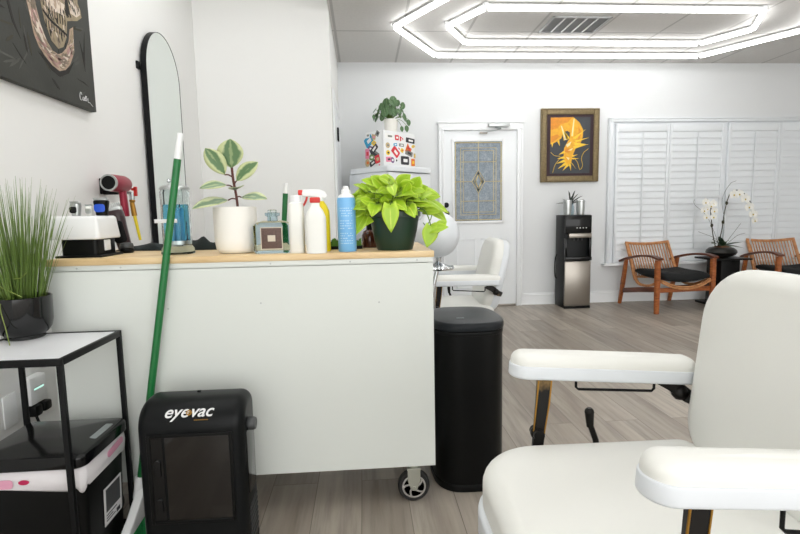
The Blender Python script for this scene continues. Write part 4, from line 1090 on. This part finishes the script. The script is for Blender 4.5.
# ------------------------------------------------------------------ corner fridge with stickered cooler and plant
fa = 41.4
fg = thing('corner_fridge', 'white fridge set diagonally in the far corner behind the plants', 'fridge', (.247, 4.75, 0), math.radians(fa))
B(0, .60, .03, .57, .012, 1.50, .012).build('cabinet', 'fridge_white', fg)
dd_ = MB().box(.002, .598, -.012, .028, .02, 1.02, .014); d_ = dd_.build('door', 'fridge_white', fg)
B(.03, .05, -.035, -.012, .60, .95, .006).build('handle', 'fridge_white', d_)
B(.002, .598, -.012, .028, 1.03, 1.495, .014).build('freezer_door', 'fridge_white', fg)
MB().slab(arc_outline(.62, .60, .05, 6, .30, .27), 1.50, 1.556, .018, .006, 5).build('top_cap', 'fridge_white', fg)
mb = MB()
for x in (.04, .56):
    for y in (.06, .54): mb.cyl((x, y, 0), (x, y, .014), .018, seg=10)
mb.build('feet', 'black_plastic', fg)
bx = thing('stickered_cooler', 'white mini cooler covered in stickers on top of the fridge', 'mini cooler', (.211, 4.98, 1.556), math.radians(fa))
mb = MB()
bw, bd, bh = .455, .255, .362
B(0, bw, .02, bd, .012, bh, .012).build('cabinet', 'white_plastic', bx)
B(.0, bw, -.012, .018, .014, bh - .002, .010).build('door', 'white_plastic', bx)
mb = MB()
for x0 in (.03, bw - .06):
    for y0 in (.03, bd - .05): mb.box(x0, x0 + .03, y0, y0 + .03, 0, .013, .002)
mb.box(.0, .012, .03, bd - .03, 0, .012, .002); mb.build('feet', 'black_plastic', bx)
FM = basis((0, -.0122, 0), (1, 0, 0), (0, 0, 1)); SM = basis((-.0002, bd, 0), (0, -1, 0), (0, 0, 1))
def stick(mx, u, v, w, h, col, shape='r', rot=0., col2=None, lay=0):
    m = mx @ T(u, v, .0006 * lay) @ RZ(rot)
    if shape == 'c': o = superellipse(w, h, 2, 20)
    elif shape == 't': o = [(-w / 2, -h / 2), (w / 2, -h / 2), (0, h / 2)]
    elif shape == 'd': o = [(-w / 2, 0), (0, -h / 2), (w / 2, 0), (0, h / 2)]
    else: o = arc_outline(w, h, min(w, h) * .15, 3)
    p = MB().slab(o, 0, .0008, mx=m).build('sticker', col, bx, smooth=False)
    if col2:
        o2 = [(x * .5 + w * .06, y * .38) for x, y in o]
        MB().slab(o2, .0008, .0013, mx=m).build('sticker_print', col2, p, smooth=False)
def fu(x, y): return ((x - 268) / 208 * bw, (492 - y) / 222 * bh)
for x, y, w, h, c, s, r, c2 in (
    (305, 305, .12, .05, 'st_white', 'r', 0, 'st_grey'), (353, 308, .055, .05, 'st_red', 'r', 0, 'st_white'), (385, 312, .055, .055, 'st_red', 't', -90, 'st_white'), (442, 316, .13, .05, 'st_black', 'r', -4, 'st_white'),
    (294, 360, .06, .055, 'st_tan', 'c', 0, 'st_grey'), (342, 352, .05, .03, 'st_blue', 'r', 10, 'st_white'), (382, 350, .07, .03, 'st_grey', 'r', 0, 'st_white'), (425, 358, .09, .085, 'st_orange', 't', 0, 'st_red'), (462, 350, .055, .03, 'st_yellow', 'c', 10, 'st_tan'),
    (295, 404, .055, .05, 'st_yellow', 'c', 0, 'st_black'), (343, 395, .11, .075, 'st_red', 'r', -42, 'st_white'), (386, 382, .06, .055, 'st_yellow', 'd', 15, 'st_orange'), (432, 395, .11, .05, 'st_grey', 'r', -15, 'st_black'), (470, 408, .03, .05, 'st_tan', 'r', 0, 'st_yellow'),
    (298, 443, .075, .05, 'st_pink', 'r', 5, 'st_black'), (322, 446, .05, .06, 'st_purple', 'c', 20, 'st_white'), (349, 446, .022, .03, 'st_black', 'd', 0, None), (404, 442, .12, .085, 'st_black', 'r', 0, 'st_white'), (459, 450, .055, .075, 'st_orange', 'r', 0, 'st_yellow'), (440, 372, .05, .05, 'st_red', 'd', 20, 'st_orange'), (365, 372, .05, .03, 'st_white', 'r', -40, 'st_red')):
    u, v = fu(x, y); stick(FM, u, v, w, h, c, s, r, c2)
def su(x, y): return ((x - 155) / 92 * (bd - .03) + .005, (492 - y) / 222 * bh)
for i, (x, y, w, h, c, s, r, c2) in enumerate((
    (175, 325, .12, .10, 'st_blue', 'r', 30, 'st_white'), (228, 288, .07, .07, 'st_grey', 'd', 10, 'st_black'), (205, 340, .08, .06, 'st_yellow', 'd', 0, 'st_tan'), (185, 372, .08, .05, 'st_purple', 'r', -20, 'st_white'), (205, 378, .12, .06, 'st_black', 'r', 40, 'st_white'),
    (165, 400, .06, .10, 'st_pink', 'r', 0, 'st_red'), (210, 410, .12, .07, 'st_grey', 'r', -30, 'st_black'), (190, 425, .08, .06, 'st_green', 'c', 0, 'st_white'), (165, 455, .07, .08, 'st_tan', 'c', 0, 'st_orange'), (195, 460, .09, .05, 'st_black', 'r', 25, 'st_white'), (225, 440, .07, .08, 'st_red', 'r', 10, 'st_tan'), (170, 290, .06, .05, 'st_white', 'r', 0, 'st_grey'), (205, 305, .06, .05, 'st_tan', 'r', -15, 'st_pink'), (235, 475, .05, .04, 'st_white', 'c', 0, 'st_pink'))):
    u, v = su(x, y); stick(SM, u, v, w, h, c, s, r, c2, i % 3)

pi_ = thing('potted_pilea', 'bushy round leaved plant in small white pot on top of the cooler', 'plant', (.306, 5.16, 1.556 + bh))
MB().lathe([(.055, 0), (.06, .004), (.072, .11), (.074, .125), (.068, .126), (.065, .11), (.01, .108)], 32).build('pot', 'pot_white', pi_)
MB().lathe([(.066, .105), (.03, .112), (.01, .112)], 20).build('soil', 'soil', pi_)
stm = MB(); lf = MB(); r5 = random.Random(21)
for k in range(64):
    a = r5.uniform(0, 2 * PI); el = r5.uniform(-.1, 1.35); rr = r5.uniform(.08, .18)
    tip = Vector((math.cos(a) * rr * math.cos(el), math.sin(a) * rr * math.cos(el) * .8, .15 + 1.05 * rr * math.sin(el)))
    if tip.y > .12: tip.y = .12
    out = Vector((math.cos(a), math.sin(a) * .7 - .5, .2 + .4 * math.sin(el))).normalized()
    stm.tube(spline([(0, 0, .11), tip * .5 + Vector((0, 0, .07)), tip], 4), .0022, 5)
    L = r5.uniform(.06, .085); d = Vector((out.z * .2 + r5.uniform(-.5, .5), r5.uniform(-.3, .1), -1 + r5.uniform(0, .6))).normalized()
    lf.leaf(tip - d * L * .4, d, out, L, L * .9, 'round', .1, .1, 7, 0, -.1)
for tip, L in (((-.175, -.06, .165), .05), ((.15, -.06, .06), .07), ((.17, -.05, .12), .07), ((.10, -.08, .05), .06)):
    stm.tube(spline([(0, 0, .11), Vector(tip) * .6 + Vector((0, 0, .08)), tip], 5), .0022, 5); lf.leaf(tip, (.1, -.2, -1), (0, -1, .2), L, L * .62, 'oval', .1, .1)
lf.build('foliage', 'pilea_leaf', pi_, solid=.0008); stm.build('stems', 'stem_green', pi_)

# ------------------------------------------------------------------ water cooler and vases
wc = thing('water_cooler', 'black and stainless floor standing water cooler beside the door', 'water cooler', (2.375, 5.515, 0))
B(-.15, .15, -.10, .145, .0, 1.048, .006).build('cabinet', 'satin_black', wc)
B(-.148, .148, -.135, -.10, .03, .535, .010).build('lower_door', 'brushed', wc)
B(-.15, .15, -.13, -.10, 0, .03, .004).build('kick_plate', 'black_plastic', wc)
B(-.15, .15, -.135, -.10, .845, 1.046, .010).build('control_panel', 'gloss_black', wc)
B(-.11, .148, -.142, -.10, .795, .845, .005).build('silver_band', 'brushed', wc)
mb = MB().box(-.15, -.125, -.135, -.10, .585, .795, .004).box(.125, .15, -.135, -.10, .585, .795, .004); mb.build('recess_sides', 'gloss_black', wc)
B(-.15, .15, -.15, -.10, .542, .585, .006).build('drip_tray', 'gloss_black', wc)
for x in (-.045, .0, .045): MB().cyl((x, -.115, .795), (x, -.115, .765), .010, .007, 12).build('spout', 'dark_grey', wc)
for x in (-.02, .015, .05, .085): MB().lathe([(.006, 0), (.006, .0015)], 12, mx=basis((x, -.135, .905), (1, 0, 0), (0, 0, 1))).build('button', 'label_white', wc)
MB().tube(spline([(-.15, .10, .60), (-.17, .10, .55), (-.175, .10, .42), (-.168, .10, .34), (-.15, .10, .32)], 5), .006, 8).build('cord', 'black_plastic', wc)
TW = 1.048
def cup(label, loc):
    t = thing('silver_cup', label, 'cup', loc, 0, 'silver cups on the water cooler')
    MB().lathe([(.034, 0), (.04, .006), (.045, .08), (.046, .15), (.044, .165), (.04, .166), (.04, .15), (.036, .02), (.005, .016)], 28).build('body', 'steel', t)
    MB().lathe([(.047, .152), (.048, .158), (.047, .164)], 28).build('rim', 'chrome', t); return t
c0 = cup('silver cup at the left side of the cooler top', (2.275, 5.46, TW))
dup(c0, (2.425, 5.46, TW), 0, 'silver cup at the right side of the cooler top')
vp = thing('potted_dracaena', 'dark strappy plant in bluish jar between the silver cups', 'plant', (2.35, 5.56, TW))
MB().lathe([(.03, 0), (.04, .005), (.042, .09), (.03, .115), (.033, .13), (.028, .13), (.026, .115), (.005, .11)], 24).build('pot', 'teal_glass', vp)
lf = MB()
for a, el, L in ((.2, .35, .20), (1.0, .9, .19), (1.9, .9, .22), (2.6, .6, .17), (3.2, .25, .19), (3.9, .5, .16), (4.6, .7, .17), (5.3, .4, .19), (.6, 1.3, .22), (2.4, 1.35, .21), (5.9, .75, .2), (4.2, 1.1, .16)):
    d = Vector((math.cos(a) * math.cos(el), -abs(math.sin(a)) * math.cos(el) * .6, math.sin(el))); lf.leaf((0, 0, .12), d, (0, -.4, 1), L, .022, 'strap', .3, .25)
lf.build('leaves', 'black_leaf', vp, solid=.0008)

# ------------------------------------------------------------------ lounge chairs, pedestal, orchid (face -y)
def lounge(label, loc, rotz):
    t = thing('lounge_chair', label, 'armchair', loc, rotz, 'wooden lounge chairs by the shutters')
    hw = .325
    for sx in (-1, 1):
        x = sx * hw
        MB().sweep([(x, -.30, 0), (x, -.298, .30), (x, -.295, .565)], [.045, .05, .05], [.038, .05, .044], (1, 0, 0)).build('leg', 'chair_wood', t)
        MB().sweep([(x, .355, 0), (x, .30, .25), (x, .245, .535)], [.034, .04, .036], [.036, .05, .04], (1, 0, 0)).build('leg', 'chair_wood', t)
        MB().sweep(spline([(x, .36, .50), (x, .22, .545), (x, .0, .588), (x, -.2, .60), (x, -.335, .578)], 5), [.045] * 4 + [.06] * 13 + [.066] * 4, .022, (1, 0, 0)).build('armrest', 'arm_wood', t)
        MB().sweep([(x * .985, .29, .165), (x * .985, 0, .215), (x * .985, -.28, .255)], .026, .055, (1, 0, 0)).build('side_rail', 'arm_wood', t)
        xs = sx * .275
        MB().sweep(spline([(xs, .17, .36), (xs, .08, .27), (xs, -.10, .27), (xs, -.30, .345)], 5), .03, .026, (1, 0, 0)).build('seat_rail', 'cane_wood', t)
        MB().sweep(spline([(xs * .98, .15, .30), (xs * .97, .25, .51), (xs * .96, .345, .705)], 5), .03, .026, (1, 0, 0)).build('back_post', 'cane_wood', t)
    MB().sweep([(-hw, -.28, .245), (hw, -.28, .245)], .03, .05, (0, 1, 0)).build('front_rail', 'chair_wood', t)
    for z in (.33, .352):
        MB().sweep(spline([(-.285, -.31, z), (-.15, -.32, z - .055), (0, -.325, z - .075), (.15, -.32, z - .055), (.285, -.31, z)], 5), .022, .016, (0, 1, 0)).build('seat_front', 'cane_wood', t)
    MB().sweep(spline([(-.275, .345, .712), (-.14, .36, .698), (0, .365, .692), (.14, .36, .698), (.275, .345, .712)], 5), .024, .03, (0, 1, 0)).build('top_rail', 'cane_wood', t)
    MB().sweep(spline([(-.265, .165, .335), (0, .185, .325), (.265, .165, .335)], 5), .022, .026, (0, 1, 0)).build('lower_rail', 'cane_wood', t)
    for k in range(15):
        f = (k + 1) / 16; x = -.265 + .53 * f; bow = .02 * math.sin(PI * f)
        MB().tube([(x, .17 + bow, .33), (x, .255 + bow, .51), (x * 1.02, .345 + bow, .695)], .0062, 6).build('spindle', 'cane_wood', t)
    cu = MB(); n, m = 28, 22; top = []; bt = []
    for i in range(n + 1):
        for lst, sgn in ((top, 1), (bt, -1)):
            row = []
            for j in range(m + 1):
                u, v = i / n * 2 - 1, j / m * 2 - 1
                e = ((1 - abs(u) ** 6) * (1 - abs(v) ** 6)) ** .5
                tuft = .7 + .3 * (1 - math.exp(-14 * (math.sin(PI * (u * 1.5)) ** 2 + math.sin(PI * (v * 1.5)) ** 2))) if sgn > 0 else 1
                sag = .31 + .035 * u * u + (.05 * (v + 1) / 2) * 0 + (.02 if v < 0 else .0) * v * v
                z = sag + (.035 + .055 * e * tuft if sgn > 0 else .03 - .02 * e)
                row.append(cu.bm.verts.new((u * .265, -v * .25 - .08, z + (.016 if sgn > 0 else .0))))
            lst.append(row)
    for i in range(n):
        for j in range(m):
            cu.face((top[i][j], top[i + 1][j], top[i + 1][j + 1], top[i][j + 1])); cu.face((bt[i][j], bt[i][j + 1], bt[i + 1][j + 1], bt[i + 1][j]))
    for i in range(n):
        for j in (0, m): cu.face((top[i][j], top[i + 1][j], bt[i + 1][j], bt[i][j]))
    for j in range(m):
        for i in (0, n): cu.face((top[i][j], top[i][j + 1], bt[i][j + 1], bt[i][j]))
    cu.build('cushion', 'cushion', t, angle=80)
    return t
ch = lounge('wooden spindle back lounge chair with black cushion, left of the orchid', (3.345, 5.29, 0), math.radians(5))
dup(ch, (4.80, 5.29, 0), math.radians(-7), 'wooden spindle back lounge chair right of the orchid, behind the white backrest')
pd = thing('pedestal_table', 'black pedestal side table between the two lounge chairs', 'side table', (4.075, 5.38, 0))
B(-.215, .215, -.17, .19, .515, .535, .004).build('tabletop', 'black_plastic', pd)
B(-.11, .11, -.12, .12, .025, .515, .004).build('column', 'black_plastic', pd)
B(-.2, .2, -.15, .17, 0, .025, .004).build('base', 'black_plastic', pd)
oc = thing('potted_orchid', 'white orchid with two arching sprays in a dark low bowl', 'plant', (4.06, 5.40, .535))
MB().lathe([(.06, 0), (.08, .004), (.14, .03), (.158, .06), (.15, .085), (.12, .112), (.095, .118), (.09, .112), (.01, .10)], 40).build('bowl', 'bronze', oc)
MB().sphere((0, 0, .108), .09, 20, (1, 1, .3)).build('moss', 'moss', oc)
lf = MB()
for a, L, W, el in ((2.9, .20, .10, .75), (3.6, .19, .10, .45), (2.4, .2, .09, 1.0), (4.4, .15, .08, .6), (.2, .28, .04, .12), (.5, .24, .035, .4), (5.9, .2, .045, .2), (1.2, .14, .06, .8)):
    lf.leaf((0, 0, .12), (math.cos(a) * math.cos(el), -abs(math.sin(a)) * .5, math.sin(el)), (0, -.3, 1), L, W, 'oval' if W > .05 else 'strap', .2, .25)
lf.build('leaves', 'dark_leaf', oc, solid=.001)
def oz(l): return [((x if x < .06 else .06 + (x - .06) * .85) - .03, y, .12 + (z - .12) * 1.22) for x, y, z in l]
s1 = spline(oz([(-.05, -.01, .12), (-.10, -.02, .26), (-.125, -.02, .40), (-.16, -.03, .52), (-.19, -.04, .56), (-.225, -.04, .54)]), 7)
s2 = spline(oz([(-.02, -.01, .12), (.01, -.02, .28), (.03, -.02, .44), (.06, -.03, .575), (.10, -.04, .63), (.19, -.05, .635), (.30, -.05, .58), (.37, -.05, .50), (.40, -.05, .44)]), 7)
mb = MB().tube(s1, .005, 7).tube(s2, .005, 7)
for p in (s1[10], s1[18], s2[10], s2[18], s2[3]): mb.sphere(p, .018, 10, (.8, .8, 1.3))
mb.build('flower_stem', 'stem_dark', oc)
tw_ = MB()
for pts in ([(0, 0, .12), (.02, 0, .4), (-.02, 0, .65), (.06, 0, .82), (.15, .02, .86)], [(.02, 0, .12), (.10, -.02, .25), (.2, -.02, .38)], [(-.03, 0, .12), (-.12, -.05, .22), (-.32, -.05, .30)], [(-.02, 0, .12), (-.2, -.03, .45), (-.36, -.03, .60), (-.37, -.03, .66)], [(.03, 0, .12), (.16, -.02, .24), (.25, -.03, .27)]): tw_.tube(spline(pts, 5), .0018, 5)
tw_.build('twig', 'stem_dark', oc)
def bloom(p, r, tilt=0.):
    m = MB(); p = Vector(p)
    for a, w in ((PI / 2, .8), (PI / 2 + 2.2, .75), (PI / 2 - 2.2, .75), (.1, 1.15), (PI - .1, 1.15)):
        a += tilt; m.leaf(p + Vector((0, .001 * w, 0)), (math.cos(a), -.25, math.sin(a)), (0, -1, 0), r, r * w, 'round', .08, .0, 6)
    f = m.build('blossom', 'orchid_white', oc, solid=.001)
    MB().sphere(p + Vector((0, -.014, -.008)), .008, 10, (.9, 1, 1.2)).build('lip', 'orchid_lip', f)
for p, r, tl_ in (((-.225, -.05, .535), .042, .1), ((-.245, -.06, .46), .04, -.2), ((-.205, -.05, .475), .036, .2), ((-.215, -.06, .40), .036, .1), ((-.135, -.05, .52), .044, 0), ((-.12, -.05, .455), .04, .3), ((-.125, -.05, .40), .036, .1), ((-.175, -.07, .50), .034, .1),
                ((.10, -.06, .60), .052, 0), ((.17, -.065, .605), .048, .2), ((.25, -.07, .56), .054, -.1), ((.31, -.07, .485), .052, .2), ((.37, -.07, .42), .05, 0), ((.40, -.07, .36), .034, .3)): bloom(oz([p])[0], r * 1.15, tl_)

# ------------------------------------------------------------------ world, camera, view
wd = bpy.data.worlds.new('World'); bpy.context.scene.world = wd; wd.use_nodes = True
wn = wd.node_tree; bgn = wn.nodes.get('Background') or wn.nodes.new('ShaderNodeBackground')
bgn.inputs[0].default_value = (.985, .985, .975, 1); bgn.inputs[1].default_value = 1.9     # daylight from the open shop front behind the camera

cam = bpy.data.cameras.new('camera'); co = bpy.data.objects.new('camera', cam); C.objects.link(co)
cam.sensor_width = 36.; cam.lens = 36. * 500. / 800.; cam.clip_start = .02
p, y, r = (math.radians(v) for v in (6.2, 4.1, -1.1))
fw = Vector((math.sin(y) * math.cos(p), math.cos(y) * math.cos(p), -math.sin(p)))
rt = Vector((math.cos(y), -math.sin(y), 0)); up = rt.cross(fw)
r2_, u2_ = rt * math.cos(r) + up * math.sin(r), -rt * math.sin(r) + up * math.cos(r)
mw = Matrix((r2_, u2_, -fw)).transposed().to_4x4(); mw.translation = Vector((0, 0, 1.11)); co.matrix_world = mw
sc = bpy.context.scene; sc.camera = co
vs = sc.view_settings; sc.display_settings.display_device = 'sRGB'
vs.view_transform = 'Standard'; vs.look = 'None'; vs.gamma = 1.; vs.use_curve_mapping = False; vs.exposure = .68
